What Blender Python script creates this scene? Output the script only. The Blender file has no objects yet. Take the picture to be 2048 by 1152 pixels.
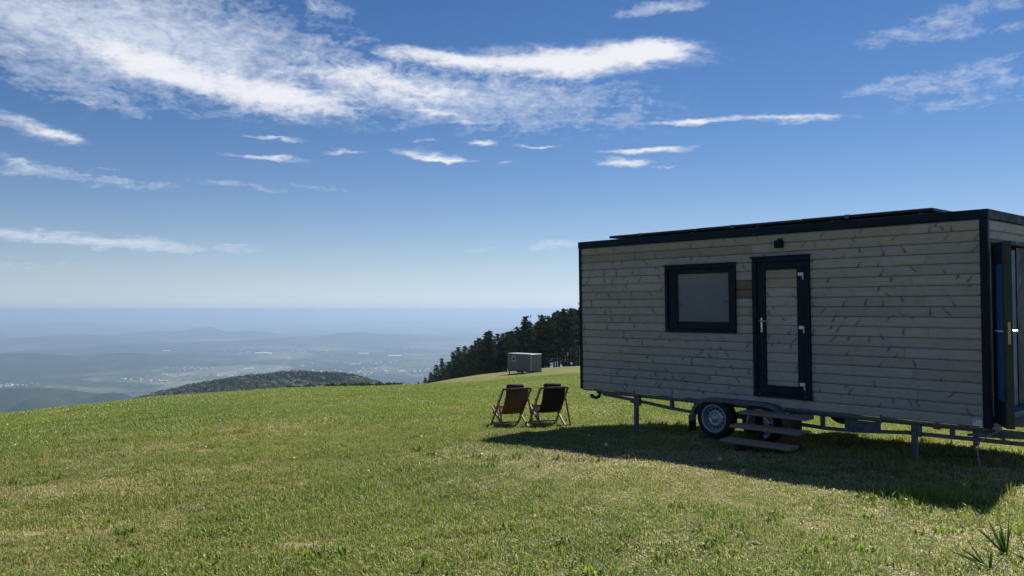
import bpy, bmesh, math, random
import numpy as np
from mathutils import Vector, Matrix, Euler
R = math.radians
random.seed(7); rng = np.random.default_rng(7)
sc = bpy.context.scene
C = sc.collection

# ------------------------------------------------------------------ camera
EYE = 1.66                       # eye height above the meadow under the camera
F, HOR = 1600.0, 620.0           # focal length and eye-level row for a 2048 x 1152 frame
cam = bpy.data.cameras.new('camera'); cam_o = bpy.data.objects.new('camera', cam); C.objects.link(cam_o)
cam.sensor_width = 36.0; cam.lens = 36.0 * F / 2048.0
cam.clip_start = 0.05; cam.clip_end = 400000.0
cam_o.location = (0, 0, EYE)
cam_o.rotation_euler = (R(90) + math.atan((HOR - 576) / F), 0, 0)
sc.camera = cam_o
sc.view_settings.view_transform = 'Standard'; sc.view_settings.look = 'None'
sc.view_settings.gamma = 1.0; sc.view_settings.use_curve_mapping = False
sc.view_settings.exposure = 0.75
sc.render.engine = 'CYCLES'
sc.cycles.use_denoising = True
sc.cycles.max_bounces = 6; sc.cycles.diffuse_bounces = 3; sc.cycles.glossy_bounces = 3; sc.cycles.transmission_bounces = 3; sc.cycles.volume_bounces = 1; sc.cycles.transparent_max_bounces = 12
sc.cycles.sample_clamp_indirect = 6.0
SUN_EL, SUN_AZ = R(47.6), R(37.0)         # azimuth from +Y towards +X

# ------------------------------------------------------------------ node helpers
class NT:
    def __init__(s, tree):
        s.t = tree; s.n = tree.nodes; s.l = tree.links
    def node(s, typ, **kw):
        nd = s.n.new(typ)
        for k, v in kw.items(): setattr(nd, k, v)
        return nd
    def put(s, sock, v):
        if isinstance(v, bpy.types.NodeSocket): s.l.new(v, sock)
        elif v is not None:
            if isinstance(v, (tuple, list)) and len(v) == 3 and sock.type == 'RGBA': v = (*v, 1.0)
            sock.default_value = v
    def math(s, op, a, b=None, c=None, clamp=False):
        nd = s.node('ShaderNodeMath', operation=op, use_clamp=clamp)
        s.put(nd.inputs[0], a); s.put(nd.inputs[1], b); s.put(nd.inputs[2], c)
        return nd.outputs[0]
    def vmath(s, op, a, b=None, out=0):
        nd = s.node('ShaderNodeVectorMath', operation=op)
        s.put(nd.inputs[0], a); s.put(nd.inputs[1], b)
        return nd.outputs[out]
    def scale(s, a, k):
        nd = s.node('ShaderNodeVectorMath', operation='SCALE'); s.put(nd.inputs[0], a); s.put(nd.inputs['Scale'], k)
        return nd.outputs[0]
    def ramp(s, v, a, b, c=0.0, d=1.0, smooth=True):
        nd = s.node('ShaderNodeMapRange', interpolation_type='SMOOTHSTEP' if smooth else 'LINEAR')
        s.put(nd.inputs[0], v)
        for i, q in enumerate((a, b, c, d)): s.put(nd.inputs[i + 1], q)
        return nd.outputs[0]
    def mix(s, f, a, b, typ='MIX'):
        nd = s.node('ShaderNodeMix', data_type='RGBA', blend_type=typ)
        s.put(nd.inputs[0], f); s.put(nd.inputs[6], a); s.put(nd.inputs[7], b)
        return nd.outputs[2]
    def noise(s, vec, scale, detail=4, rough=0.55, dist=0.0, out=0):
        nd = s.node('ShaderNodeTexNoise')
        s.put(nd.inputs['Vector'], vec); s.put(nd.inputs['Scale'], scale)
        s.put(nd.inputs['Detail'], detail); s.put(nd.inputs['Roughness'], rough); s.put(nd.inputs['Distortion'], dist)
        return nd.outputs[out]
    def mapping(s, vec, loc=(0, 0, 0), rot=(0, 0, 0), scale=(1, 1, 1), typ='POINT'):
        nd = s.node('ShaderNodeMapping', vector_type=typ)
        s.put(nd.inputs[0], vec); s.put(nd.inputs[1], loc); s.put(nd.inputs[2], rot); s.put(nd.inputs[3], scale)
        return nd.outputs[0]
    def cramp(s, f, stops):
        nd = s.node('ShaderNodeValToRGB'); s.put(nd.inputs[0], f)
        e = nd.color_ramp.elements
        while len(e) < len(stops): e.new(0.5)
        for i, (p, c) in enumerate(stops): e[i].position = p; e[i].color = (*c, 1)
        return nd.outputs[0]
    def comb(s, x, y, z=0.0):
        nd = s.node('ShaderNodeCombineXYZ')
        s.put(nd.inputs[0], x); s.put(nd.inputs[1], y); s.put(nd.inputs[2], z)
        return nd.outputs[0]
    def sep(s, v):
        nd = s.node('ShaderNodeSeparateXYZ'); s.put(nd.inputs[0], v)
        return nd.outputs

# ------------------------------------------------------------------ sky
w = bpy.data.worlds.new('World'); sc.world = w; w.use_nodes = True
wt = NT(w.node_tree); wt.n.clear()
out = wt.node('ShaderNodeOutputWorld'); bg = wt.node('ShaderNodeBackground')
wt.l.new(bg.outputs[0], out.inputs[0])
SKY = 0.052
w.cycles.sampling_method = 'MANUAL'; w.cycles.sample_map_resolution = 512
bg.inputs[1].default_value = SKY
sky = wt.node('ShaderNodeTexSky', sky_type='NISHITA')
sky.sun_disc = False; sky.sun_elevation = SUN_EL; sky.sun_rotation = SUN_AZ
sky.altitude = 700; sky.air_density = 1.0; sky.dust_density = 0.15; sky.ozone_density = 3.0
geo = wt.node('ShaderNodeTexCoord')
d = geo.outputs['Generated']
dx, dy, dz = wt.sep(d)
az = wt.math('ARCTAN2', dx, dy); el = wt.math('ARCSINE', dz)
zz = wt.math('ADD', wt.math('MAXIMUM', dz, 0.0), 0.06)
plane = wt.comb(wt.math('DIVIDE', dx, zz), wt.math('DIVIDE', dy, zz))     # the flat layer the clouds drift in
ae = wt.comb(az, el)
warp = wt.vmath('SUBTRACT', wt.noise(plane, 2.1, 5, 0.6, out=1), (0.5, 0.5, 0.5))
warp2 = wt.vmath('SUBTRACT', wt.noise(wt.mapping(ae, scale=(22, 60, 1)), 1.0, 5, 0.65, out=1), (0.5, 0.5, 0.5))
aew = wt.vmath('ADD', ae, wt.vmath('MULTIPLY', warp, (0.05, 0.018, 0)))
aew = wt.vmath('ADD', aew, wt.vmath('MULTIPLY', warp2, (0.05, 0.020, 0)))
def cloud(cx, cy, ax, ay, rot, dens, soft=0.0):
    a = math.atan((cx - 1024) / F); e = math.atan((HOR - cy) / math.hypot(F, cx - 1024))
    v = wt.mapping(aew, loc=(a, e, 0), rot=(0, 0, R(-rot)), scale=(ax / F, ay / F, 1), typ='TEXTURE')
    return wt.ramp(wt.vmath('LENGTH', v, out=1), 1.25, soft, 0.0, dens)
def total(lst, op='ADD'):
    s = None
    for c in lst:
        v = cloud(*c); s = v if s is None else wt.math(op, s, v)
    return s
thin = total([(230, 60, 560, 125, 5, .95), (60, 130, 200, 60, 16, .45), (560, 60, 160, 80, 25, .30), (900, 190, 480, 75, 3, .66),
              (620, 140, 300, 60, 12, .5), (1200, 225, 190, 55, 4, .3),
              (1890, 38, 170, 26, -8, .36), (1910, 64, 160, 14, 3, .34), (1880, 150, 190, 22, -4, .42), (1900, 172, 170, 24, 0, .34), (1930, 205, 140, 22, 0, .24),
              (90, 345, 260, 16, 3, .45), (480, 370, 130, 9, 3, .33), (650, 378, 120, 8, 3, .2),
              (650, 12, 70, 20, 14, .5), (210, 190, 90, 20, 25, .5), (1110, 490, 70, 13, -3, .55), (180, 480, 330, 15, 2, .85),
              (250, 474, 240, 8, 2, .3), (960, 497, 60, 7, 0, .3), (1320, 6, 110, 17, -4, .6), (740, 75, 50, 12, 0, .28), (60, 530, 120, 12, 0, .2)], 'MAXIMUM')
thick = total([(720, 142, 240, 34, 8, .55), (420, 165, 330, 44, 13, .95), (260, 120, 150, 28, 14, .5), (600, 190, 170, 28, 9, .7), (780, 180, 300, 40, 3, .62),
               (1120, 118, 370, 42, 0, .98), (1310, 98, 120, 30, 6, .85), (1150, 130, 160, 34, 0, .5), (850, 106, 200, 16, 5, .7),
               (880, 222, 85, 11, 3, .85), (930, 245, 40, 6, 0, .6), (1390, 241, 135, 9, 0, 1.0), (1600, 232, 130, 12, 3, .95),
               (1290, 300, 115, 8, -3, 1.0), (1258, 325, 72, 13, 0, 1.05), (1345, 333, 35, 4, 0, .7), (970, 282, 52, 9, 2, .95),
               (520, 313, 115, 8, 3, .85), (700, 304, 70, 9, -3, .75), (860, 308, 92, 12, 4, .95), (880, 316, 70, 6, 0, .7),
               (550, 277, 80, 6, 2, .7), (840, 281, 36, 5, 0, .6), (1085, 291, 62, 4, 0, .8), (1000, 327, 32, 3, 0, .6),
               (60, 250, 105, 24, 12, .8), (120, 265, 36, 12, 15, .4), (10, 325, 55, 16, 10, .6), (230, 340, 34, 4, 0, .5), (165, 205, 34, 8, 3, .5)])
fib = wt.noise(wt.mapping(plane, rot=(0, 0, R(24)), scale=(0.8, 2.6, 1)), 3.2, 9, 0.62, 0.4)
mott = wt.noise(wt.mapping(plane, rot=(0, 0, R(-20)), scale=(1.0, 1.6, 1)), 8.0, 8, 0.68, 0.3)
mott2 = wt.noise(wt.mapping(ae, rot=(0, 0, R(8)), scale=(1, 2.0, 1)), 30.0, 9, 0.66, 0.7)
mott3 = wt.noise(wt.mapping(ae, rot=(0, 0, R(8)), scale=(1, 1.5, 1)), 95.0, 5, 0.6, 0.4)
tex = wt.math('ADD', wt.math('ADD', wt.math('MULTIPLY', fib, 0.38), wt.math('MULTIPLY', mott3, 0.42)), wt.math('ADD', wt.math('MULTIPLY', mott, 0.35), wt.math('MULTIPLY', mott2, 0.85)))   # mean 1.0
texc = wt.math('SUBTRACT', tex, 1.0)
# unseen cirrus, like that in view, added overhead and behind to raise skylight
far_az = wt.ramp(wt.math('ABSOLUTE', az), 0.66, 0.95)
above = wt.math('MAXIMUM', wt.ramp(el, 0.42, 0.62), wt.math('MULTIPLY', far_az, wt.ramp(el, 0.05, 0.2)))
thin = wt.math('ADD', thin, wt.math('MULTIPLY', above, wt.ramp(wt.noise(plane, 0.8, 5, 0.6, 0.5), 0.44, 0.70, 0.0, 0.4)))
gate_thin = wt.ramp(thin, 0.0, 0.18)
a_thin = wt.math('MULTIPLY', gate_thin, wt.ramp(wt.math('ADD', thin, wt.math('MULTIPLY', texc, 1.6)), 0.10, 1.0, 0.0, 0.84, smooth=False))
a_thick = wt.ramp(wt.math('ADD', thick, wt.math('MULTIPLY', texc, 1.1)), 0.12, 1.25, 0.0, 1.0)
a_thick = wt.math('MULTIPLY', a_thick, wt.ramp(thick, 0.02, 0.3))
alpha = wt.math('SUBTRACT', 1.0, wt.math('MULTIPLY', wt.math('SUBTRACT', 1.0, a_thin), wt.math('SUBTRACT', 1.0, a_thick)), clamp=True)
shade = wt.ramp(wt.math('ADD', a_thick, wt.math('MULTIPLY', texc, 0.6)), 0.0, 1.0)
ccol = wt.mix(shade, (0.405 / SKY, 0.445 / SKY, 0.52 / SKY), (0.51 / SKY, 0.52 / SKY, 0.55 / SKY))
clear = wt.mix(1.0, sky.outputs[0], (0.385, 0.62, 0.87), 'MULTIPLY')
elp = wt.math('MAXIMUM', el, 0.0)
veil = wt.math('POWER', 2.718, wt.math('MULTIPLY', elp, -13.0))     # pale veil of moist air low over the horizon
hlen = wt.math('SQRT', wt.math('ADD', wt.math('MULTIPLY', dx, dx), wt.math('ADD', wt.math('MULTIPLY', dy, dy), 1e-6)))
csun = wt.math('DIVIDE', wt.math('ADD', wt.math('MULTIPLY', dx, math.sin(SUN_AZ)), wt.math('MULTIPLY', dy, math.cos(SUN_AZ))), hlen)
glow = wt.ramp(csun, -0.3, 1.0, 0.60, 1.32, smooth=False)                  # moist air scatters more light towards the sun's side
base = wt.mix(wt.math('MULTIPLY', veil, 0.92), clear, wt.scale((0.385 / SKY, 0.42 / SKY, 0.46 / SKY), glow))
low = wt.math('POWER', 2.718, wt.math('MULTIPLY', elp, -60.0))
base = wt.mix(low, base, wt.scale((0.29 / SKY, 0.345 / SKY, 0.42 / SKY), glow))
wt.put(bg.inputs[0], wt.mix(alpha, base, ccol))

sun = bpy.data.lights.new('sun', 'SUN'); sun.energy = 5.0; sun.angle = R(0.53); sun.color = (1.0, 0.94, 0.84)
so = bpy.data.objects.new('sun', sun); C.objects.link(so)
sdir = Vector((math.sin(SUN_AZ) * math.cos(SUN_EL), math.cos(SUN_AZ) * math.cos(SUN_EL), math.sin(SUN_EL)))
so.rotation_euler = (-sdir).to_track_quat('-Z', 'Y').to_euler(); so.location = sdir * 60

# ------------------------------------------------------------------ mesh helpers
class MB:
    off = Vector((0, 0, 0))
    def __init__(s): s.v = []; s.f = []; s.smooth = False
    def add(s, vs, fs):
        b = len(s.v); s.v += [tuple(p) for p in vs]; s.f += [tuple(i + b for i in q) for q in fs]; return s
    def box(s, x0, x1, y0, y1, z0, z1, bev=0.0):
        if bev <= 0:
            vs = [(x, y, z) for z in (z0, z1) for y in (y0, y1) for x in (x0, x1)]
            return s.add(vs, [(0, 2, 3, 1), (4, 5, 7, 6), (0, 1, 5, 4), (2, 6, 7, 3), (0, 4, 6, 2), (1, 3, 7, 5)])
        bm = bmesh.new(); bmesh.ops.create_cube(bm, size=1.0)
        for v in bm.verts: v.co = Vector(((x0 + x1) / 2 + v.co.x * (x1 - x0), (y0 + y1) / 2 + v.co.y * (y1 - y0), (z0 + z1) / 2 + v.co.z * (z1 - z0)))
        bmesh.ops.bevel(bm, geom=bm.edges[:], offset=bev, segments=1, affect='EDGES')
        bm.verts.index_update(); s.add([v.co[:] for v in bm.verts], [[v.index for v in f.verts] for f in bm.faces]); bm.free(); return s
    def bar(s, p, q, wx, wz, up=(0, 0, 1)):
        p, q = Vector(p), Vector(q); a = (q - p).normalized(); u = Vector(up)
        if abs(a.dot(u)) > 0.97: u = Vector((1, 0, 0))
        sx = a.cross(u).normalized(); sz = sx.cross(a).normalized()
        vs = [e + sx * (i * wx / 2) + sz * (j * wz / 2) for e in (p, q) for i, j in ((-1, -1), (1, -1), (1, 1), (-1, 1))]
        return s.add(vs, [(0, 1, 2, 3), (7, 6, 5, 4), (0, 4, 5, 1), (1, 5, 6, 2), (2, 6, 7, 3), (3, 7, 4, 0)])
    def tube(s, pts, rad, n=8, cap=True):
        pts = [Vector(p) for p in pts]; rr = rad if isinstance(rad, (list, tuple)) else [rad] * len(pts)
        vs = []; fs = []; ref = None
        for i, p in enumerate(pts):
            a = (pts[min(i + 1, len(pts) - 1)] - pts[max(i - 1, 0)]).normalized()
            if ref is None: ref = Vector((0, 0, 1)) if abs(a.z) < 0.9 else Vector((1, 0, 0))
            x = a.cross(ref).normalized(); y = x.cross(a).normalized(); ref = y
            for k in range(n):
                t = 2 * math.pi * k / n; vs.append(p + (x * math.cos(t) + y * math.sin(t)) * rr[i])
        for i in range(len(pts) - 1):
            for k in range(n):
                k2 = (k + 1) % n; fs.append((i * n + k, i * n + k2, (i + 1) * n + k2, (i + 1) * n + k))
        if cap: fs.append(tuple(range(n - 1, -1, -1))); fs.append(tuple((len(pts) - 1) * n + k for k in range(n)))
        return s.add(vs, fs)
    def lathe(s, prof, c, n=32):                        # profile of (radius, y) spun about the Y axis through c
        vs = []; fs = []; m = len(prof)
        for k in range(n):
            t = 2 * math.pi * k / n
            for r, y in prof: vs.append((c[0] + r * math.cos(t), c[1] + y, c[2] + r * math.sin(t)))
        for k in range(n):
            for i in range(m - 1): fs.append((k * m + i, ((k + 1) % n) * m + i, ((k + 1) % n) * m + i + 1, k * m + i + 1))
        return s.add(vs, fs)
    def prism_x(s, prof, x0, x1):                       # closed profile of (y, z) pushed along X
        m = len(prof); vs = [(x, y, z) for x in (x0, x1) for y, z in prof]
        fs = [(i, (i + 1) % m, m + (i + 1) % m, m + i) for i in range(m)]
        return s.add(vs, fs + [tuple(range(m - 1, -1, -1)), tuple(range(m, 2 * m))])
    def prism_y(s, prof, y0, y1):                       # closed profile of (x, z) pushed along Y
        m = len(prof); vs = [(x, y, z) for y in (y0, y1) for x, z in prof]
        fs = [((i + 1) % m, i, m + i, m + (i + 1) % m) for i in range(m)]
        return s.add(vs, fs + [tuple(range(m)), tuple(range(2 * m - 1, m - 1, -1))])
def mesh(name, v, f, smooth=False):
    me = bpy.data.meshes.new(name); me.from_pydata(v, [], f); me.update()
    if smooth: me.polygons.foreach_set('use_smooth', [True] * len(me.polygons))
    return me
def fix(me):
    bm = bmesh.new(); bm.from_mesh(me); bmesh.ops.recalc_face_normals(bm, faces=bm.faces); bm.to_mesh(me); bm.free()
def obj(name, mb, mat, parent=None, smooth=False, off=None):
    o_ = off if off is not None else Vector((0, 0, 0))
    me = mesh(name, [(a + o_[0], b + o_[1], c + o_[2]) for a, b, c in mb.v], mb.f, smooth or mb.smooth); fix(me)
    if mat: me.materials.append(mat)
    o = bpy.data.objects.new(name, me); C.objects.link(o)
    if parent: o.parent = parent
    return o
def tag(o, label, cat, group=None):
    o['label'] = label; o['category'] = cat
    if group: o['group'] = group
    return o
def thing(name, label, cat, loc=(0, 0, 0), rz=0.0, group=None):
    o = bpy.data.objects.new(name, None); C.objects.link(o); o.location = loc; o.rotation_euler = (0, 0, rz)
    o.empty_display_size = 0.2
    return tag(o, label, cat, group)
def kind(o, k): o['kind'] = k; return o

# ------------------------------------------------------------------ materials
def principled(name, color=(0.5, 0.5, 0.5), rough=0.6, metal=0.0, spec=0.4, var=0.12, vscale=6.0, bump=0.0, bscale=60.0):
    m = bpy.data.materials.new(name); m.use_nodes = True; t = NT(m.node_tree); b = t.n['Principled BSDF']
    tc = t.node('ShaderNodeTexCoord').outputs['Object']
    n = t.noise(tc, vscale, 5, 0.6)
    col = t.mix(t.ramp(n, 0.3, 0.7), tuple(c * (1 - var) for c in color), tuple(min(1, c * (1 + var)) for c in color))
    t.put(b.inputs['Base Color'], col)
    t.put(b.inputs['Roughness'], t.ramp(t.noise(tc, vscale * 2.3, 4), 0.3, 0.7, max(0.02, rough - 0.08), min(1, rough + 0.08)))
    b.inputs['Metallic'].default_value = metal; b.inputs['Specular IOR Level'].default_value = spec
    if bump:
        bn = t.node('ShaderNodeBump'); bn.inputs['Strength'].default_value = bump; bn.inputs['Distance'].default_value = 0.004
        t.put(bn.inputs['Height'], t.noise(tc, bscale, 4)); t.l.new(bn.outputs[0], b.inputs['Normal'])
    return m
def wood(name, base, dark, knots=1.0, axis='x', tone=0.16, warm=None):
    m = bpy.data.materials.new(name); m.use_nodes = True; t = NT(m.node_tree); b = t.n['Principled BSDF']
    tc = t.node('ShaderNodeTexCoord').outputs['Object']; oi = t.node('ShaderNodeObjectInfo').outputs['Random']
    x, y, z = t.sep(tc)
    if axis == 'y': x, y = y, x
    xr = t.math('ADD', x, t.math('MULTIPLY', oi, 61.0)); zr = t.math('ADD', z, t.math('MULTIPLY', oi, 17.0))
    p = t.comb(xr, zr)
    grain = t.noise(t.mapping(p, scale=(1.6, 55, 1)), 1.0, 6, 0.65, 0.8)
    blot = t.noise(t.mapping(p, scale=(1.3, 4, 1)), 1.0, 5, 0.6)
    fine = t.noise(t.mapping(p, scale=(9, 240, 1)), 1.0, 3, 0.6)
    k1 = t.math('MULTIPLY', t.ramp(grain, 0.3, 0.72), 0.45)
    col = t.mix(k1, base, tuple(c * 0.62 for c in base))
    col = t.mix(t.math('MULTIPLY', t.ramp(blot, 0.35, 0.7), 0.45), col, tuple(c * q for c, q in zip(base, (1.18, 1.1, 1.0))) if warm is None else warm)
    col = t.mix(t.math('MULTIPLY', t.ramp(fine, 0.55, 0.8), 0.25), col, tuple(c * 0.5 for c in base))
    # spike knots: a dark slanting streak inside each cell, its slant and hook drawn at random
    vor = t.node('ShaderNodeTexVoronoi', voronoi_dimensions='2D', feature='F1')
    cs = (3.4, 8.0)
    pv = t.mapping(p, scale=(cs[0], cs[1], 1)); t.put(vor.inputs['Vector'], pv); vor.inputs['Scale'].default_value = 1.0
    loc = t.vmath('SUBTRACT', pv, vor.outputs['Position']); lx, lz, _ = t.sep(loc)
    lx = t.math('MULTIPLY', lx, 1 / cs[0]); lz = t.math('MULTIPLY', lz, 1 / cs[1])
    r1, r2, r3 = t.sep(vor.outputs['Color'])
    wob = t.math('MULTIPLY', t.math('SUBTRACT', t.noise(p, 24.0, 3), 0.5), 0.016)
    slant = t.math('MULTIPLY', t.math('SUBTRACT', r1, 0.5), 2.0)
    hook = t.math('MULTIPLY', t.math('SUBTRACT', r2, 0.5), 16.0)
    dxk = t.math('SUBTRACT', t.math('ADD', lx, wob), t.math('ADD', t.math('MULTIPLY', lz, slant), t.math('MULTIPLY', t.math('MULTIPLY', lz, lz), hook)))
    wid = t.math('ADD', t.ramp(lz, -0.05, 0.05, 0.014, 0.002), t.math('MULTIPLY', r3, 0.003))
    spike = t.ramp(t.math('SUBTRACT', t.math('ABSOLUTE', dxk), wid), -0.004, 0.005, 1.0, 0.0)
    spike = t.math('MULTIPLY', spike, t.ramp(t.math('ABSOLUTE', lz), 0.025, 0.062, 1.0, 0.0))
    spike = t.math('MULTIPLY', spike, t.math('GREATER_THAN', r3, 0.56))
    near = t.ramp(t.math('ABSOLUTE', dxk), 0.0, 0.07, 0.28, 0.0)
    crack = t.ramp(t.noise(t.mapping(p, scale=(2.1, 90, 1)), 1.0, 2, 0.4), 0.70, 0.76)
    kn = t.math('MULTIPLY', t.math('MAXIMUM', t.math('MULTIPLY', spike, 0.85), t.math('MULTIPLY', crack, 0.6)), knots)
    col = t.mix(t.math('MULTIPLY', near, knots), col, tuple(c * 0.6 for c in base))
    col = t.mix(kn, col, dark)
    val = t.ramp(oi, 0.0, 1.0, 1 - tone, 1 + tone, smooth=False)
    hsn = t.node('ShaderNodeHueSaturation'); t.put(hsn.inputs['Color'], col); t.put(hsn.inputs['Value'], val)
    t.put(b.inputs['Base Color'], hsn.outputs[0])
    t.put(b.inputs['Roughness'], 0.75); b.inputs['Specular IOR Level'].default_value = 0.25
    bn = t.node('ShaderNodeBump'); bn.inputs['Strength'].default_value = 0.5; bn.inputs['Distance'].default_value = 0.003
    t.put(bn.inputs['Height'], t.math('SUBTRACT', grain, t.math('MULTIPLY', kn, 0.6))); t.l.new(bn.outputs[0], b.inputs['Normal'])
    return m
M = {}
M['clad'] = wood('weathered_cladding', (0.395, 0.375, 0.345), (0.08, 0.08, 0.085), 0.85, tone=0.09)
M['clad_end'] = wood('weathered_cladding_end', (0.42, 0.41, 0.40), (0.09, 0.09, 0.09), axis='y')
M['clad_warm'] = wood('fresh_cladding', (0.38, 0.335, 0.275), (0.10, 0.085, 0.075), knots=0.6)
M['clad_brown'] = wood('brown_repair_cladding', (0.20, 0.15, 0.115), (0.07, 0.05, 0.04), knots=0.6)
M['tread'] = wood('brown_tread', (0.30, 0.235, 0.185), (0.06, 0.04, 0.035), knots=0.4)
M['trim'] = principled('dark_green_blue_paint', (0.005, 0.017, 0.028), 0.55, 0, 0.15, 0.25, 3.0, 0.15, 90)
M['trim2'] = principled('dark_frame_paint', (0.004, 0.013, 0.025), 0.5, 0, 0.15, 0.2, 3.0)
M['shell'] = principled('dark_membrane', (0.02, 0.02, 0.022), 0.8)
M['galv'] = principled('galvanised_steel', (0.125, 0.14, 0.15), 0.55, 0.3, 0.4, 0.25, 14.0, 0.2, 40)
M['rubber'] = principled('black_rubber', (0.018, 0.018, 0.02), 0.75, 0, 0.3, 0.2, 20)
M['rim'] = principled('silver_rim', (0.42, 0.45, 0.48), 0.38, 0.6, 0.5, 0.12, 10)
M['white'] = principled('white_plastic', (0.72, 0.72, 0.72), 0.4, 0, 0.5, 0.04)
M['steel'] = principled('brushed_steel', (0.62, 0.62, 0.62), 0.28, 0.9, 0.5, 0.06)
M['brass'] = principled('brass_plate', (0.42, 0.36, 0.16), 0.4, 0.6, 0.5, 0.1)
M['black'] = principled('black_metal', (0.012, 0.012, 0.014), 0.5, 0, 0.4, 0.2)
M['panel'] = principled('solar_glass', (0.008, 0.010, 0.022), 0.12, 0, 0.5, 0.1)
M['orange'] = principled('orange_reflector', (0.45, 0.09, 0.02), 0.3, 0, 0.5, 0.1)
M['blue'] = principled('blue_paint', (0.006, 0.085, 0.26), 0.5, 0, 0.4, 0.1, 2)
M['green_door'] = principled('dark_green_paint', (0.018, 0.035, 0.022), 0.45, 0, 0.4, 0.2, 3)
M['blind'] = principled('grey_blind', (0.27, 0.245, 0.24), 0.8, 0, 0.2, 0.08, 1.5)
M['butterfly'] = principled('blue_card', (0.02, 0.10, 0.17), 0.6)
M['chairwood'] = principled('oiled_hardwood', (0.16, 0.085, 0.048), 0.4, 0, 0.45, 0.3, 18, 0.2, 80)
M['cable'] = principled('grey_cable', (0.30, 0.29, 0.27), 0.6)
M['floor'] = principled('plywood_floor', (0.22, 0.18, 0.12), 0.6)
M['soil'] = principled('bare_soil', (0.20, 0.165, 0.105), 0.95, 0, 0.1, 0.35, 22, 0.8, 60)

def leafmat(name, color, tr=0.45, rough=0.5, attr=None, inst=None, spec=0.25, var=0.25, vscale=3.0):
    m = bpy.data.materials.new(name); m.use_nodes = True; t = NT(m.node_tree); t.n.clear()
    o_ = t.node('ShaderNodeOutputMaterial')
    tc = t.node('ShaderNodeTexCoord').outputs['Object']
    col = color
    if attr:
        a = t.node('ShaderNodeAttribute', attribute_name=attr); col = a.outputs['Color']
    if inst:
        a2 = t.node('ShaderNodeAttribute', attribute_name=inst, attribute_type='INSTANCER')
        col = t.mix(1.0, col, a2.outputs['Color'], 'MULTIPLY')
    if not attr and not inst:
        col = t.mix(t.ramp(t.noise(tc, vscale, 4), 0.3, 0.7), tuple(c * (1 - var) for c in color), tuple(c * (1 + var) for c in color))
    df = t.node('ShaderNodeBsdfDiffuse'); t.put(df.inputs[0], col)
    tl = t.node('ShaderNodeBsdfTranslucent'); t.put(tl.inputs[0], t.mix(1.0, col, (1.05, 1.1, 0.72), 'MULTIPLY'))
    gl = t.node('ShaderNodeBsdfGlossy'); gl.inputs['Roughness'].default_value = rough; t.put(gl.inputs[0], (0.9, 0.95, 0.9))
    m1 = t.node('ShaderNodeMixShader'); m1.inputs[0].default_value = tr
    t.l.new(df.outputs[0], m1.inputs[1]); t.l.new(tl.outputs[0], m1.inputs[2])
    fr = t.node('ShaderNodeFresnel'); fr.inputs[0].default_value = 1.35
    m2 = t.node('ShaderNodeMixShader'); t.put(m2.inputs[0], t.math('MULTIPLY', fr.outputs[0], spec))
    t.l.new(m1.outputs[0], m2.inputs[1]); t.l.new(gl.outputs[0], m2.inputs[2]); t.l.new(m2.outputs[0], o_.inputs[0])
    return m

# ------------------------------------------------------------------ the meadow: a rounded hilltop
KX = [-3000, 0, 300, 600, 800, 900, 1000, 1100, 1160, 1400, 2048, 5000]
KY = [832, 832, 797, 776, 773, 757, 743, 734, 731, 724, 706, 700]
KR = [42, 45, 55, 65, 75, 95, 120, 130, 138, 140, 140, 140]
KAZ = [math.atan((x - 1024) / F) for x in KX]
KT = [(y - HOR) / math.hypot(F, x - 1024) for x, y in zip(KX, KY)]
def smooth_interp(a, xs, ys):
    a = np.asarray(a); acc = 0
    for dlt, wg in ((-0.03, .25), (0, .5), (0.03, .25)): acc = acc + wg * np.interp(a + dlt, xs, ys)
    return acc
AZ0, AZ1 = math.atan((790 - 1024) / F), math.atan((985 - 1024) / F)
_k = np.array([[0, 1.66], [4, 1.665], [8, 1.73], [12, 1.865], [18, 2.30], [30, 3.17], [60, 5.42], [105, 8.28], [130, 9.17], [150, 10.7], [180, 15.3], [240, 30.0], [330, 59.0], [470, 107.0]])
RPR = np.linspace(0, 470, 2000); RPZ = np.interp(RPR, _k[:, 0], _k[:, 1])
for _ in range(3):
    for wdt_ in (9, 21): 
        ker = np.ones(wdt_) / wdt_; RPZ = np.convolve(np.pad(RPZ, wdt_ // 2, mode='reflect', reflect_type='odd'), ker, 'valid')
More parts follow.
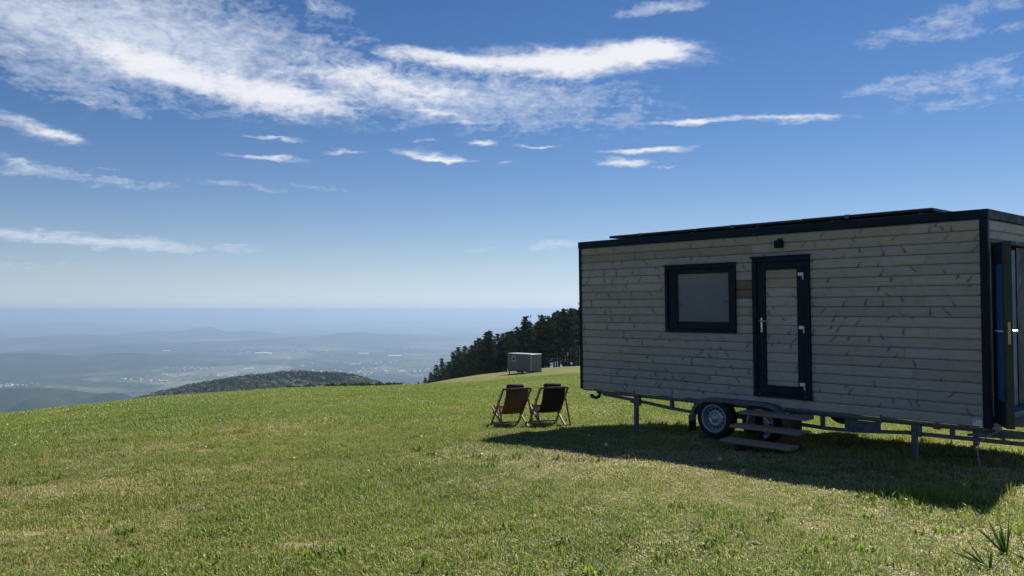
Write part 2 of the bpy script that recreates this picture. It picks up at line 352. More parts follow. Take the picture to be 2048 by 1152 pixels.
def ground_rel(x, y):
    x = np.asarray(x, float); y = np.asarray(y, float)
    r = np.hypot(x, y) + 1e-6; a = np.arctan2(x, y)
    T = smooth_interp(a, KAZ, KT); Rr = smooth_interp(a, KAZ, KR)
    c = 12.0; h = EYE
    s = np.sqrt(Rr * Rr + c * c) - c; sp = Rr / np.sqrt(Rr * Rr + c * c)
    # h + A s + B R^2 = T R ;  A sp + 2 B R = T
    A = (T * Rr - h - T * Rr / 2) / (s - sp * Rr / 2); B = (T - A * sp) / (2 * Rr)
    rb = np.maximum(Rr, np.minimum(0.36 / (2 * B), 400))          # beyond rb the slope stays constant
    rq = np.minimum(r, rb)
    z = h + A * (np.sqrt(rq * rq + c * c) - c) + B * rq * rq + np.maximum(0, r - rb) * (A + 2 * B * rb)
    # towards the pines the ground dips, then flattens into a shelf
    zr = np.interp(r, RPR, RPZ) + (T - 0.0705) * r * np.clip(r / 45, 0, 1) ** 2
    wr = np.clip((a - AZ0) / (AZ1 - AZ0), 0, 1); wr = wr * wr * (3 - 2 * wr)
    z = z * (1 - wr) + zr * wr
    blend = 1 / (1 + (r / 3.0) ** 4)
    und = (0.025 * np.sin(x * 0.9 + 1.3 * np.sin(y * 0.35)) * np.cos(y * 0.7 + 0.4) + 0.012 * np.sin(x * 2.3 + y * 1.7) + 0.012 * np.sin(x * 1.4 - y * 2.9)) * np.clip(r / 6, 0, 1) * np.clip(60 / (r + 1), 0.25, 1)
    return -(z * (1 - blend) + h * blend) + und
def ground(x, y): return ground_rel(x, y) + EYE
def gz(x, y): return float(ground(x, y))
def px_ground(px, py):
    """where the line of sight through a photograph pixel meets the meadow, used only to read off real positions"""
    p = math.atan((HOR - 576) / F); dxp = (px - 1024) / F; dzp = (576 - py) / F
    dv = Vector((dxp, math.cos(p) - dzp * math.sin(p), math.sin(p) + dzp * math.cos(p)))
    lo, hi = 1.0, 200.0; t = 1.0
    while t < 300:
        if dv.z * t + EYE < gz(dv.x * t, dv.y * t): break
        t *= 1.01
    lo, hi = t / 1.01, t
    for _ in range(25):
        mid = (lo + hi) / 2
        if dv.z * mid + EYE < gz(dv.x * mid, dv.y * mid): hi = mid
        else: lo = mid
    return dv.x * hi, dv.y * hi

def polar_sheet(name, radii, azs, zf, mat, closed=True):
    rr, aa = np.meshgrid(radii, azs, indexing='ij')
    x = rr * np.sin(aa); y = rr * np.cos(aa); z = zf(x, y)
    nr, na = rr.shape
    v = np.stack([x, y, z], -1).reshape(-1, 3)
    i, j = np.meshgrid(np.arange(nr - 1), np.arange(na if closed else na - 1), indexing='ij')
    j2 = (j + 1) % na
    f = np.stack([i * na + j, (i + 1) * na + j, (i + 1) * na + j2, i * na + j2], -1).reshape(-1, 4)
    me = bpy.data.meshes.new(name); me.from_pydata(v.tolist(), [], f[:, ::-1].tolist()); me.update()
    me.polygons.foreach_set('use_smooth', [True] * len(me.polygons)); me.materials.append(mat)
    o = bpy.data.objects.new(name, me); C.objects.link(o); return kind(o, 'structure')
front = np.concatenate([np.linspace(-0.75, 0.75, 181), np.linspace(0.75, 2 * math.pi - 0.75, 62)[1:-1]])

def meadow_mat():
    m = bpy.data.materials.new('meadow_turf'); m.use_nodes = True; t = NT(m.node_tree); b = t.n['Principled BSDF']
    P = t.node('ShaderNodeTexCoord').outputs['Object']
    big = t.noise(P, 0.16, 5, 0.6); mid = t.noise(P, 1.1, 6, 0.65); fin = t.noise(P, 9.0, 6, 0.7); hair = t.noise(t.mapping(P, scale=(1, 1, 1)), 60.0, 3, 0.7)
    g = t.mix(t.ramp(big, 0.35, 0.66), (0.105, 0.125, 0.036), (0.15, 0.155, 0.055))
    g = t.mix(t.math('MULTIPLY', t.ramp(mid, 0.48, 0.72), 0.75), g, (0.235, 0.205, 0.098))
    g = t.mix(t.math('MULTIPLY', t.ramp(fin, 0.45, 0.75), 0.6), g, (0.06, 0.078, 0.022))
    g = t.mix(t.math('MULTIPLY', t.ramp(hair, 0.5, 0.8), 0.5), g, (0.21, 0.20, 0.09))
    t.put(b.inputs['Base Color'], g); b.inputs['Roughness'].default_value = 0.95; b.inputs['Specular IOR Level'].default_value = 0.1
    bn = t.node('ShaderNodeBump'); bn.inputs['Strength'].default_value = 0.9; bn.inputs['Distance'].default_value = 0.05
    t.put(bn.inputs['Height'], t.math('ADD', fin, t.math('MULTIPLY', hair, 0.5))); t.l.new(bn.outputs[0], b.inputs['Normal'])
    return m
rad = np.concatenate([[0.02], np.linspace(0.6, 14, 68), 14 * np.exp(np.linspace(0.02, math.log(460 / 14.0), 130))])
meadow = polar_sheet('meadow', rad, front, ground, meadow_mat())

# ------------------------------------------------------------------ the valley far below, with its hills
PLAIN = -520.0
HILLS = [  # px x, distance, across m, along m, height m
    (720, 13000, 800, 800, 165), (640, 14000, 1100, 700, 90), (800, 14500, 900, 800, 80), (395, 15500, 560, 700, 190), (330, 15500, 900, 900, 110),
    (470, 15000, 900, 900, 125), (470, 11500, 1100, 600, 85), (300, 10500, 800, 500, 85), (600, 13000, 900, 600, 75), (100, 12500, 1400, 700, 120),
    (60, 6800, 900, 700, 150), (200, 7300, 700, 600, 125), (-160, 6500, 900, 800, 190), (300, 8200, 600, 450, 70), (380, 8600, 500, 330, 60),
    (20, 3600, 700, 420, 138), (200, 3500, 210, 330, 160), (90, 3300, 260, 360, 136), (-260, 3300, 500, 500, 200), (455, 9500, 500, 260, 45), (430, 7600, 420, 160, 30),
    (520, 7300, 420, 130, 22), (250, 6100, 300, 160, 34), (20, 45000, 9000, 3000, 260), (300, 52000, 9000, 3000, 190), (700, 56000, 8000, 3000, 130), (-200, 26000, 3000, 2000, 190),
    (140, 24000, 2500, 1500, 110), (900, 30000, 5000, 2000, 110), (1150, 40000, 9000, 3000, 150), (1000, 21000, 2200, 900, 50)]
for k in range(46):
    HILLS.append((random.uniform(-500, 1500), random.uniform(9000, 26000), random.uniform(300, 1300), random.uniform(250, 700), random.uniform(15, 55)))
def valley_z(x, y):
    z = np.full(x.shape, PLAIN)
    for px, D, wa, wl, h in HILLS:
        a = math.atan((px - 1024) / F); cx, cy = D * math.tan(a), D
        ux, uy = math.cos(a), -math.sin(a)
        p = (x - cx) * ux + (y - cy) * uy; q = (x - cx) * math.sin(a) + (y - cy) * math.cos(a)
        g = np.exp(-(p / wa) ** 2 - (q / wl) ** 2)
        rip = 1 + 0.16 * np.sin(p / (0.30 * wa) + px) + 0.12 * np.sin(q / (0.27 * wl) + p / (0.5 * wa))
        z = np.maximum(z, PLAIN + h * g * rip)
    r = np.hypot(x, y)
    slope = gz(0, 460) - 12 - (r - 440) * 0.33
    return np.maximum(z, np.where(r < 2300, slope, -1e9))
def valley_mat():
    m = bpy.data.materials.new('valley_fields_and_woods'); m.use_nodes = True; t = NT(m.node_tree); b = t.n['Principled BSDF']
    P = t.node('ShaderNodeTexCoord').outputs['Object']
    Z = t.sep(P)[2]
    v = t.node('ShaderNodeTexVoronoi', voronoi_dimensions='2D'); t.put(v.inputs['Vector'], t.vmath('ADD', t.mapping(P, rot=(0, 0, 0.5), scale=(1, 0.55, 1)), t.scale(t.noise(P, 0.0022, 3, out=1), 320.0)))
    v.inputs['Scale'].default_value = 0.0042
    r1 = t.sep(v.outputs['Color'])[0]
    col = t.cramp(r1, [(0.0, (0.03, 0.05, 0.022)), (0.3, (0.045, 0.07, 0.03)), (0.55, (0.075, 0.095, 0.045)), (0.72, (0.14, 0.125, 0.09)), (0.85, (0.035, 0.05, 0.025)), (1.0, (0.17, 0.165, 0.12))])
    wn = t.noise(P, 0.0009, 6, 0.62, 0.5)
    wood_m = t.ramp(wn, 0.47, 0.51)
    hillm = t.ramp(Z, PLAIN + 8, PLAIN + 35)
    hw = t.math('MULTIPLY', hillm, t.ramp(t.noise(P, 0.0014, 4), 0.24, 0.36))
    woods = t.math('MAXIMUM', wood_m, hw)
    wc = t.mix(t.ramp(t.noise(P, 0.02, 4), 0.35, 0.65), (0.010, 0.018, 0.012), (0.020, 0.032, 0.016))
    wc = t.mix(t.math('MULTIPLY', t.ramp(t.noise(P, 0.004, 4), 0.5, 0.62), 0.6), wc, (0.035, 0.052, 0.024))
    col = t.mix(woods, col, wc)
    town = t.math('MULTIPLY', t.ramp(t.noise(P, 0.0016, 3), 0.52, 0.6), t.ramp(t.noise(P, 0.018, 2, 0.8), 0.56, 0.68))
    col = t.mix(t.math('MULTIPLY', town, t.math('MULTIPLY', t.math('SUBTRACT', 1.0, woods), 0.7)), col, (0.50, 0.42, 0.36))
    t.put(b.inputs['Base Color'], col); b.inputs['Roughness'].default_value = 1.0; b.inputs['Specular IOR Level'].default_value = 0.0
    return m
vr = np.concatenate([[440], np.exp(np.linspace(math.log(520), math.log(75000), 300))])
vaz = np.concatenate([np.linspace(-0.85, 0.85, 400), np.linspace(0.85, 2 * math.pi - 0.85, 90)[1:-1]])
valley = polar_sheet('valley', vr, vaz, valley_z, valley_mat())

# wooded knoll about 1.3 km away
def dirx(px, D): return D * (px - 1024) / F, D
RX = [150, 250, 310, 380, 450, 520, 560, 590, 640, 700, 760, 800, 900]
RY = [830, 805, 786, 770, 760, 750, 745, 742, 748, 757, 769, 785, 830]
def knoll_z(x, y):
    px = 1024 + F * np.asarray(x) / 1330.0
    ry = sum(np.interp(px + q, RX, RY) for q in (-16, 0, 16)) / 3 + 7
    top = -(ry - HOR) / F * 1330 + EYE
    rough = 5 * np.sin(x * .031 + y * .012) + 3.5 * np.sin(y * .043 - x * .017)
    return top - ((np.asarray(y) - 1330) / 150.0) ** 2 * 34 + rough * np.clip(np.abs(y - 1330) / 90, 0, 1)
def grid_sheet(name, x0, x1, y0, y1, nx, ny, zf, mat):
    xs = np.linspace(x0, x1, nx); ys = np.linspace(y0, y1, ny); X, Y = np.meshgrid(xs, ys); Z = zf(X, Y)
    v = np.stack([X, Y, Z], -1).reshape(-1, 3); i, j = np.meshgrid(np.arange(ny - 1), np.arange(nx - 1), indexing='ij')
    f = np.stack([i * nx + j, i * nx + j + 1, (i + 1) * nx + j + 1, (i + 1) * nx + j], -1).reshape(-1, 4)
    me = bpy.data.meshes.new(name); me.from_pydata(v.tolist(), [], f.tolist()); me.update(); me.materials.append(mat)
    me.polygons.foreach_set('use_smooth', [True] * len(me.polygons))
    o = bpy.data.objects.new(name, me); C.objects.link(o); return kind(o, 'structure')
knoll = grid_sheet('wooded_hill', -780, -60, 1000, 1700, 90, 90, knoll_z, principled('forest_floor', (0.04, 0.05, 0.02), 1.0, 0, 0.0, 0.3, 0.02))

def set_color(me, cols, name='bcol'):
    a = me.color_attributes.new(name, 'FLOAT_COLOR', 'POINT')
    a.data.foreach_set('color', np.concatenate([cols, np.ones((len(cols), 1))], 1).astype(np.float32).ravel())
def ico():
    bm = bmesh.new(); bmesh.ops.create_icosphere(bm, subdivisions=2, radius=1.0)
    v = np.array([q.co[:] for q in bm.verts]); f = np.array([[q.index for q in p.verts] for p in bm.faces]); bm.free(); return v, f
iv, if_ = ico()
V = []; Fc = []; K = []; nb = 0
n_f = 4200
fx = rng.uniform(-680, -150, n_f * 3); fy = rng.uniform(1150, 1400, n_f * 3); fz = knoll_z(fx, fy) + 0
ok = fz > -300; fx, fy, fz = fx[ok][:n_f], fy[ok][:n_f], fz[ok][:n_f]
conif_c = dirx(600, 1330)
for x, y, z in zip(fx, fy, fz):
    con = rng.random() < (0.75 if abs(x - conif_c[0]) < 75 and y > 1280 else 0.14)
    rr_ = min(8.5, 2.6 * math.exp(abs(rng.normal()) * .55)) * (0.7 if con else 1.0); hh = rng.uniform(6.5, 10.5) if not con else rng.uniform(7, 10)
    p = iv * (1 + rng.uniform(-0.28, 0.28, (len(iv), 1)))
    if con: p[:, :2] *= np.clip(0.75 - 0.55 * p[:, 2:3], 0.12, 1.3)
    p = p * (rr_, rr_, hh * 0.5) + (x, y, z + hh * 0.35)
    V.append(p); Fc.append(if_ + nb); nb += len(iv)
    base = np.array((0.020, 0.030, 0.016) if con else ((0.060, 0.080, 0.038), (0.085, 0.10, 0.048), (0.040, 0.058, 0.030), (0.09, 0.085, 0.05))[rng.integers(0, 4)])
    K.append(np.repeat(base[None] * (1 + .45 * math.sin(x * .033 + 2 * math.sin(y * .02))) * rng.uniform(.6, 1.4), len(iv), 0) * rng.uniform(.75, 1.25, (len(iv), 1)))
me = bpy.data.meshes.new('forest'); me.from_pydata(np.concatenate(V).tolist(), [], np.concatenate(Fc).tolist()); me.update()
set_color(me, np.concatenate(K)); me.materials.append(leafmat('far_foliage', None, 0.2, attr='bcol', spec=0.0))
fo = bpy.data.objects.new('forest', me); C.objects.link(fo); kind(fo, 'stuff')
tag(fo, 'mixed green wood covering the low hill beyond the meadow', 'forest')

# town and halls on the plain
def zval(x, y): return float(valley_z(np.array([x]), np.array([y]))[0])
tb = MB(); tcol = []
clusters = [(640, 6600, 700, 420, 150), (470, 6300, 420, 200, 45), (720, 7800, 800, 400, 70), (380, 6900, 260, 200, 40), (820, 6900, 300, 200, 40), (300, 5900, 200, 120, 24), (30, 5500, 160, 110, 26), (560, 9500, 900, 500, 70), (900, 11000, 900, 600, 60)]
for px, D, sx_, sy_, n in clusters:
    cx, cy = dirx(px, D)
    for _ in range(n):
        x = cx + random.gauss(0, sx_ * .5); y = cy + random.gauss(0, sy_ * .5); z = zval(x, y); a = random.uniform(0, 3.14)
        l, wd, hh = random.uniform(10, 20), random.uniform(8, 13), random.uniform(4, 8); ca, sa = math.cos(a), math.sin(a)
        def P_(u, v_, q): return (x + u * ca - v_ * sa, y + u * sa + v_ * ca, z + q)
        vs = [P_(-l / 2, -wd / 2, -1), P_(l / 2, -wd / 2, -1), P_(l / 2, wd / 2, -1), P_(-l / 2, wd / 2, -1),
              P_(-l / 2, -wd / 2, hh), P_(l / 2, -wd / 2, hh), P_(l / 2, wd / 2, hh), P_(-l / 2, wd / 2, hh), P_(-l / 2, 0, hh + 4), P_(l / 2, 0, hh + 4)]
        tb.add(vs, [(0, 1, 5, 4), (2, 3, 7, 6), (1, 2, 6, 9, 5), (3, 0, 4, 8, 7), (4, 5, 9, 8), (6, 7, 8, 9)])
        wc = random.choice([(.45, .43, .39), (.40, .35, .29), (.52, .52, .52)]); rc = random.choice([(.30, .12, .07), (.35, .18, .12), (.25, .22, .2), (.5, .45, .4)])
        tcol += [wc] * 4 + [tuple(.5 * p + .5 * q for p, q in zip(wc, rc))] * 4 + [rc] * 2
tm = bpy.data.materials.new('town_walls_and_roofs'); tm.use_nodes = True
ta = tm.node_tree.nodes.new('ShaderNodeAttribute'); ta.attribute_name = 'bcol'
tm.node_tree.links.new(ta.outputs['Color'], tm.node_tree.nodes['Principled BSDF'].inputs['Base Color'])
tw = obj('town', tb, None); set_color(tw.data, np.array(tcol)); tw.data.materials.append(tm); kind(tw, 'stuff')
tag(tw, 'far hazy town of small pale houses on the valley floor', 'town')
halls = [(528, 709, 30, 3.0, 'long white hall alone on the hazy plain, farthest of the pale sheds'), (577, 715, 9, 3.0, 'short white hall right of the longest shed on the plain'),
         (500, 737, 20, 3.5, 'white hall at the left side of the hazy town'), (487, 741, 12, 3.0, 'small white hall in front of the town hall roofs'),
         (606, 733, 7, 4.0, 'small bright white block in the town above the wooded hill'), (706, 751, 14, 5.0, 'bright white hall just right of the wooded hill top'),
         (790, 711, 26, 2.5, 'thin long white hall on the plain above the right meadow crest'), (728, 707, 20, 2.0, 'faint long pale hall left of the thin hall'),
         (805, 742, 16, 3.0, 'pale hall on the plain nearest the leftmost pines'), (335, 703, 15, 2.0, 'faint pale hall on the plain left of the wooded hill'),
         (467, 744, 12, 2.5, 'pale low hall at the town edge left of the wooded hill crown'), (20, 772, 14, 3.5, 'pale farm hall at the far left edge of the valley field'),
         (250, 759, 10, 2.5, 'small pale hall beyond the green valley field'), (330, 752, 12, 2.2, 'pale hall between the valley field and the wooded hill')]
for px, py, wpx, hpx, lab in halls:
    D = (EYE - PLAIN - 6) / ((py - HOR) / F); x, y = dirx(px, D); z = zval(x, y); l = wpx / F * D; a = R(random.uniform(-25, 25)); wd = max(18, l * .35); hh = max(7, hpx / F * D * 0.45)
    t_ = thing('industrial_hall', lab, 'hall', (x, y, z), a, 'pale halls on the valley floor')
    obj('wall', MB().box(-l / 2, l / 2, -wd / 2, wd / 2, -2, hh), M['white'], t_)
    obj('roof', MB().prism_x([(-wd / 2 - 1, hh + .02), (wd / 2 + 1, hh + .02), (wd / 2 + 1, hh + .6), (0, hh + wd * .12), (-wd / 2 - 1, hh + .6)], -l / 2 - 1, l / 2 + 1), M['white'], t_)

# ------------------------------------------------------------------ the cabin on a trailer
yaw, LEN, WID, HT, ZB = 0.824, 6.274, 2.45, 2.5, 0.53
e2 = Vector((math.sin(yaw), math.cos(yaw), 0.017)).normalized(); ex = Vector((math.cos(yaw), -math.sin(yaw), -0.001)).normalized()
up = ex.cross(e2).normalized()
O = Vector((1.185, 13.741, -1.339 + EYE)) - up * ZB
TM = Matrix((( ex.x, e2.x, up.x, O.x), (ex.y, e2.y, up.y, O.y), (ex.z, e2.z, up.z, O.z), (0, 0, 0, 1)))
cab = thing('cabin_trailer', 'large grey timber-clad cabin on a twin-axle trailer with dark trim', 'cabin')
cab.matrix_world = TM
OFF = Vector((0, 0, ZB))
def cp(name, mb, mat, parent=None, smooth=False): return obj(name, mb, mat, parent or cab, smooth, OFF)
def cab_ground(x, y):
    """height of the turf under a point of the cabin, in cabin coordinates measured from the box bottom"""
    p = TM @ Vector((x, y, 0)); return gz(p.x, p.y) - p.z - ZB
WIN = (1.80, 3.03, 1.006, 2.012); DOOR = (3.30, 4.15, 0.137, 2.070)
sh = MB()
sh.box(0.02, WIN[0] + .03, .022, .10, .01, 2.44); sh.box(WIN[0] + .03, WIN[1] - .03, .022, .10, .01, WIN[2] + .03); sh.box(WIN[0] + .03, WIN[1] - .03, .022, .10, WIN[3] - .03, 2.44)
sh.box(WIN[1] - .03, LEN - .02, .022, .10, .01, 2.44)
cp('front_wall', sh, M['shell'])
cp('back_wall', MB().box(0.02, LEN - .02, WID - .10, WID, .01, 2.44), M['clad'])
cp('side_wall', MB().box(0.0, 0.08, .101, WID - .101, .01, 2.44), M['clad_end'])
cp('floor', MB().box(.01, LEN - .01, .03, WID - .02, 0.0, .009).box(.09, LEN - .10, .101, WID - .101, .012, .10), M['floor'])
cp('roof', MB().box(0.03, LEN - .03, .03, WID - .03, 2.441, 2.475), M['shell'])
OP = (0.10, 1.80, 0.10, 2.12)                              # opening of the end door: y0, y1, z0, z1
ew = MB(); ew.box(LEN - .10, LEN - .022, .101, WID - .101, OP[3], 2.44); ew.box(LEN - .10, LEN - .022, OP[1], WID - .101, .01, OP[3]); ew.box(LEN - .10, LEN - .022, .101, OP[1], .01, OP[2])
cp('end_wall', ew, M['shell'])
PITCH = 0.126
def plank_prof(z0, z1, out_y=0.0, back=0.020):
    h = z1 - z0; e = min(.02, h * .3); f = min(.006, h * .1)
    return [(back, z0 + .001), (out_y + .012, z0 + .002), (out_y + .005, z0 + .002 + f), (out_y + .0008, z0 + e), (out_y, z0 + h * .5), (out_y + .0015, z1 - e), (out_y + .008, z1 - f - .003), (out_y + .016, z1 - .003), (back, z1 - .002)]
rnd = random.Random(11)
def spans(x0, x1, z0, z1):
    """pieces of one course of cladding left over beside the window and the door"""
    segs = [(x0, x1, z0, z1)]
    for o in (WIN, DOOR):
        a0, a1, b0, b1 = o[0] + .02, o[1] - .02, o[2] + .02, o[3] - .02; nxt = []
        for s0, s1, t0, t1 in segs:
            if t1 <= b0 or t0 >= b1 or s1 <= a0 or s0 >= a1: nxt.append((s0, s1, t0, t1)); continue
            if a0 > s0: nxt.append((s0, a0, t0, t1))
            if s1 > a1: nxt.append((a1, s1, t0, t1))
            if t0 < b0 - .012: nxt.append((a0, a1, t0, b0))
            if t1 > b1 + .012: nxt.append((a0, a1, b1, t1))
        segs = nxt
    return segs
for r in range(19):
    z0 = r * PITCH; z1 = min(z0 + PITCH, 2.392)
    for s0, s1, t0, t1 in spans(0.045, 6.195, z0, z1):
        cuts = [s0]
        if s1 - s0 > 1.6 and t1 - t0 > .1:
            q = s0 + rnd.uniform(.5, 2.2)
            while q < s1 - .5: cuts.append(q); q += rnd.uniform(1.6, 3.0)
        cuts.append(s1)
        for a, b in zip(cuts[:-1], cuts[1:]):
            jy = rnd.uniform(-.0015, .0015)
            mat = M['clad_warm'] if (r >= 17 and rnd.random() < .75) or rnd.random() < .05 else M['clad']
            if r in (12, 13) and 3.0 < a < 3.1 and b < 3.4: mat = M['clad_brown']
            cp('cladding_board', MB().prism_x([(y + jy, z) for y, z in plank_prof(t0, t1)], a + (.0012 if a > s0 else 0), b - (.0012 if b < s1 else 0)), mat)
def end_prof(z0, z1): return [(LEN + (-y if y < .019 else -.021), z) for y, z in plank_prof(z0, z1)]
for r in range(19):
    z0 = r * PITCH; z1 = min(z0 + PITCH, 2.392)
    segs = [(0.055, WID - .06)] if z0 > OP[3] - .02 else ([(OP[1] + .06, WID - .06)])
    for a, b in segs: cp('cladding_board', MB().prism_y(end_prof(z0, z1), a, b), M['clad_end'])
# trim
fa = MB(); fa.box(-.018, LEN + .018, -.018, .028, 2.394, 2.502, .003); cp('fascia', fa, M['trim'])
cp('fascia', MB().box(LEN - .028, LEN + .018, .030, WID + .018, 2.394, 2.502, .003), M['trim'])
cp('fascia', MB().box(-.018, .028, .030, WID + .018, 2.394, 2.502, .003), M['trim'])
cp('fascia', MB().box(.030, LEN - .030, WID - .028, WID + .018, 2.394, 2.502, .003), M['trim'])
for x0, x1 in ((-.012, .044), (6.197, LEN + .012)):
    cp('corner_post', MB().box(x0, x1, -.012, .05, -.004, 2.392, .003), M['trim'])
cp('corner_post', MB().box(LEN - .05, LEN + .012, WID - .05, WID + .012, -.004, 2.392, .003), M['trim'])
cp('corner_post', MB().box(-.012, .044, WID - .05, WID + .012, -.004, 2.392, .003), M['trim'])
cp('base_flashing', MB().box(.05, LEN - .02, -.004, .02, -.026, -.003), M['galv'])
# window
win = cp('window', MB().box(WIN[0], WIN[0] + .05, -.040, .05, WIN[2] + .05, WIN[3] - .05, .004).box(WIN[1] - .05, WIN[1], -.040, .05, WIN[2] + .05, WIN[3] - .05, .004)
         .box(WIN[0], WIN[1], -.040, .05, WIN[3] - .05, WIN[3], .004).box(WIN[0], WIN[1], -.040, .05, WIN[2], WIN[2] + .05, .004)
         .box(WIN[0] - .02, WIN[1] + .012, -.055, .0, WIN[3] + .001, WIN[3] + .018, .003), M['trim2'])
gx0, gx1, g0, g1 = 2.005, 2.905, 1.165, 1.885
cp('sash', MB().box(WIN[0] + .052, gx0, -.012, .045, WIN[2] + .052, WIN[3] - .052, .005).box(gx1, WIN[1] - .052, -.012, .045, WIN[2] + .052, WIN[3] - .052, .005)
   .box(gx0 + .001, gx1 - .001, -.012, .045, WIN[2] + .052, g0, .005).box(gx0 + .001, gx1 - .001, -.012, .045, g1, WIN[3] - .052, .005), M['trim'], win)
gm = bpy.data.materials.new('window_glass'); gm.use_nodes = True; t = NT(gm.node_tree); t.n.clear()
o_ = t.node('ShaderNodeOutputMaterial'); tr_ = t.node('ShaderNodeBsdfTransparent'); t.put(tr_.inputs[0], (0.86, 0.89, 0.90)); gl_ = t.node('ShaderNodeBsdfGlossy'); gl_.inputs['Roughness'].default_value = 0.02
fr_ = t.node('ShaderNodeFresnel'); fr_.inputs[0].default_value = 1.5; mx = t.node('ShaderNodeMixShader')
t.put(mx.inputs[0], t.math('MULTIPLY', fr_.outputs[0], 0.8)); t.l.new(tr_.outputs[0], mx.inputs[1]); t.l.new(gl_.outputs[0], mx.inputs[2]); t.l.new(mx.outputs[0], o_.inputs[0])
cp('pane', MB().box(gx0 + .002, gx1 - .002, .010, .014, g0 + .002, g1 - .002), gm, win)
bl = MB(); nseg = 24                                         # blind with soft folds
pts = [(gx0 - .02 + (gx1 - gx0 + .04) * k / nseg, .058 + .004 * math.sin(k * 1.7)) for k in range(nseg + 1)]
bl.add([(x, y, z) for z in (g0 - .02, g1 + .02) for x, y in pts], [(k, k + 1, nseg + 2 + k, nseg + 1 + k) for k in range(nseg)])
cp('blind', bl, M['blind'], win, True)
def wings(cx, cz, s, fl):
    m = MB()
    for sx_, a in ((1, 1.0), (-1, .8)):
        m.prism_y([(cx, cz), (cx + sx_ * s * .9, cz + s * .8 * a), (cx + sx_ * s * 1.0, cz + s * .25), (cx + sx_ * s * .35, cz + s * .02), (cx + sx_ * s * .8, cz - s * .35), (cx + sx_ * s * .45, cz - s * .8 * a)], .046, .049)
    return m
cp('butterfly_card', wings(gx1 - .06, 1.46, .055, 1), M['butterfly'], win)
cp('butterfly_card', wings(gx0 + .025, 1.43, .045, 1), M['butterfly'], win)
# entrance door
dr = MB(); dr.box(DOOR[0], DOOR[0] + .07, -.038, .02, DOOR[2], DOOR[3] - .062, .004).box(DOOR[1] - .07, DOOR[1], -.038, .02, DOOR[2], DOOR[3] - .062, .004).box(DOOR[0], DOOR[1], -.038, .02, DOOR[3] - .06, DOOR[3], .004)
dr.box(DOOR[0] + .072, DOOR[1] - .072, -.030, .02, DOOR[2], DOOR[2] + .05, .003); dr.box(DOOR[0] - .02, DOOR[1] + .012, -.056, .0, DOOR[3] + .001, DOOR[3] + .02, .003)
door = cp('door', dr, M['trim2'])
lx0, lx1, lz0, lz1 = DOOR[0] + .075, DOOR[1] - .075, DOOR[2] + .053, DOOR[3] - .064
px0, px1, pz0, pz1 = 3.500, 3.965, 0.300, 1.902
cp('door_leaf', MB().box(lx0, px0, -.022, .018, lz0, lz1, .004).box(px1, lx1, -.022, .018, lz0, lz1, .004).box(px0 + .001, px1 - .001, -.022, .018, lz0, pz0, .004).box(px0 + .001, px1 - .001, -.022, .018, pz1, lz1, .004), M['trim'], door)
zz_ = pz0; k = 0
while zz_ < pz1 - .01:
    z1_ = min(zz_ + (.065 if k == 0 else .1285), pz1)
    cp('door_board', MB().prism_x([(y * .6 - .006, z) for y, z in plank_prof(zz_, z1_)], px0 + .002, px1 - .002), M['clad_warm'] if zz_ > 1.55 else M['clad'], door); zz_ = z1_; k += 1
for hz in (1.827, 1.108, 0.343):
    h_ = cp('hinge', MB().box(3.995, 4.066, -.044, -.0225, hz - .022, hz + .022, .004), M['white'], door)
    cp('pin', MB().tube([(4.066, -.044, hz - .075), (4.066, -.044, hz - .026)], .009, 8), M['white'], h_)
hd = cp('handle', MB().box(3.424, 3.452, -.034, -.0225, 1.03, 1.235, .004), M['steel'], door)
cp('lever', MB().tube([(3.438, -.03, 1.19), (3.438, -.075, 1.19), (3.448, -.08, 1.19), (3.55, -.08, 1.188)], .010, 8).tube([(3.405, -.055, 1.19), (3.438, -.055, 1.19)], .008, 8), M['steel'], hd)
cp('keyhole', MB().box(3.433, 3.443, -.036, -.0345, 1.06, 1.085), M['black'], hd)
for sx_ in (3.385, 4.06): cp('threshold_screw', MB().box(sx_, sx_ + .01, -.0345, -.0305, .17, .18), M['steel'], door)
# outdoor lamp over the door
lamp = cp('wall_lamp', MB().box(3.675, 3.775, -.085, .004, 2.195, 2.30, .006), M['trim'])
cp('lamp_base', MB().box(3.69, 3.76, -.02, .008, 2.305, 2.325), M['black'], lamp)
# type plate
cp('type_plate', MB().box(6.085, 6.19, -.006, -.0015, .012, .088, .002), M['white'])
cp('plate_mark', MB().box(6.098, 6.115, -.0075, -.0062, .062, .076), M['black'])
# solar panels on rails
for rx in (.9, 2.2, 3.3, 4.4, 5.5): cp('roof_rail', MB().box(rx, rx + .04, .10, 2.1, 2.476, 2.530), M['galv'])
for i, (a, b) in enumerate(((.62, 2.30), (2.31, 3.99), (4.00, 5.68))):
    for j, (y0, y1) in enumerate(((.06, 1.05), (1.07, 2.06))):
        s_ = cp('solar_panel', MB().box(a, b, y0, y1, 2.532 + .003 * i, 2.568 + .003 * i, .003), M['black'])
        cp('cell_glass', MB().box(a + .02, b - .02, y0 + .02, y1 - .02, 2.5685 + .003 * i, 2.571 + .003 * i), M['panel'], s_)
        cp('clamp', MB().box(a + .6, a + .66, y0 - .006, y0 + .02, 2.53, 2.574 + .003 * i), M['galv'], s_)
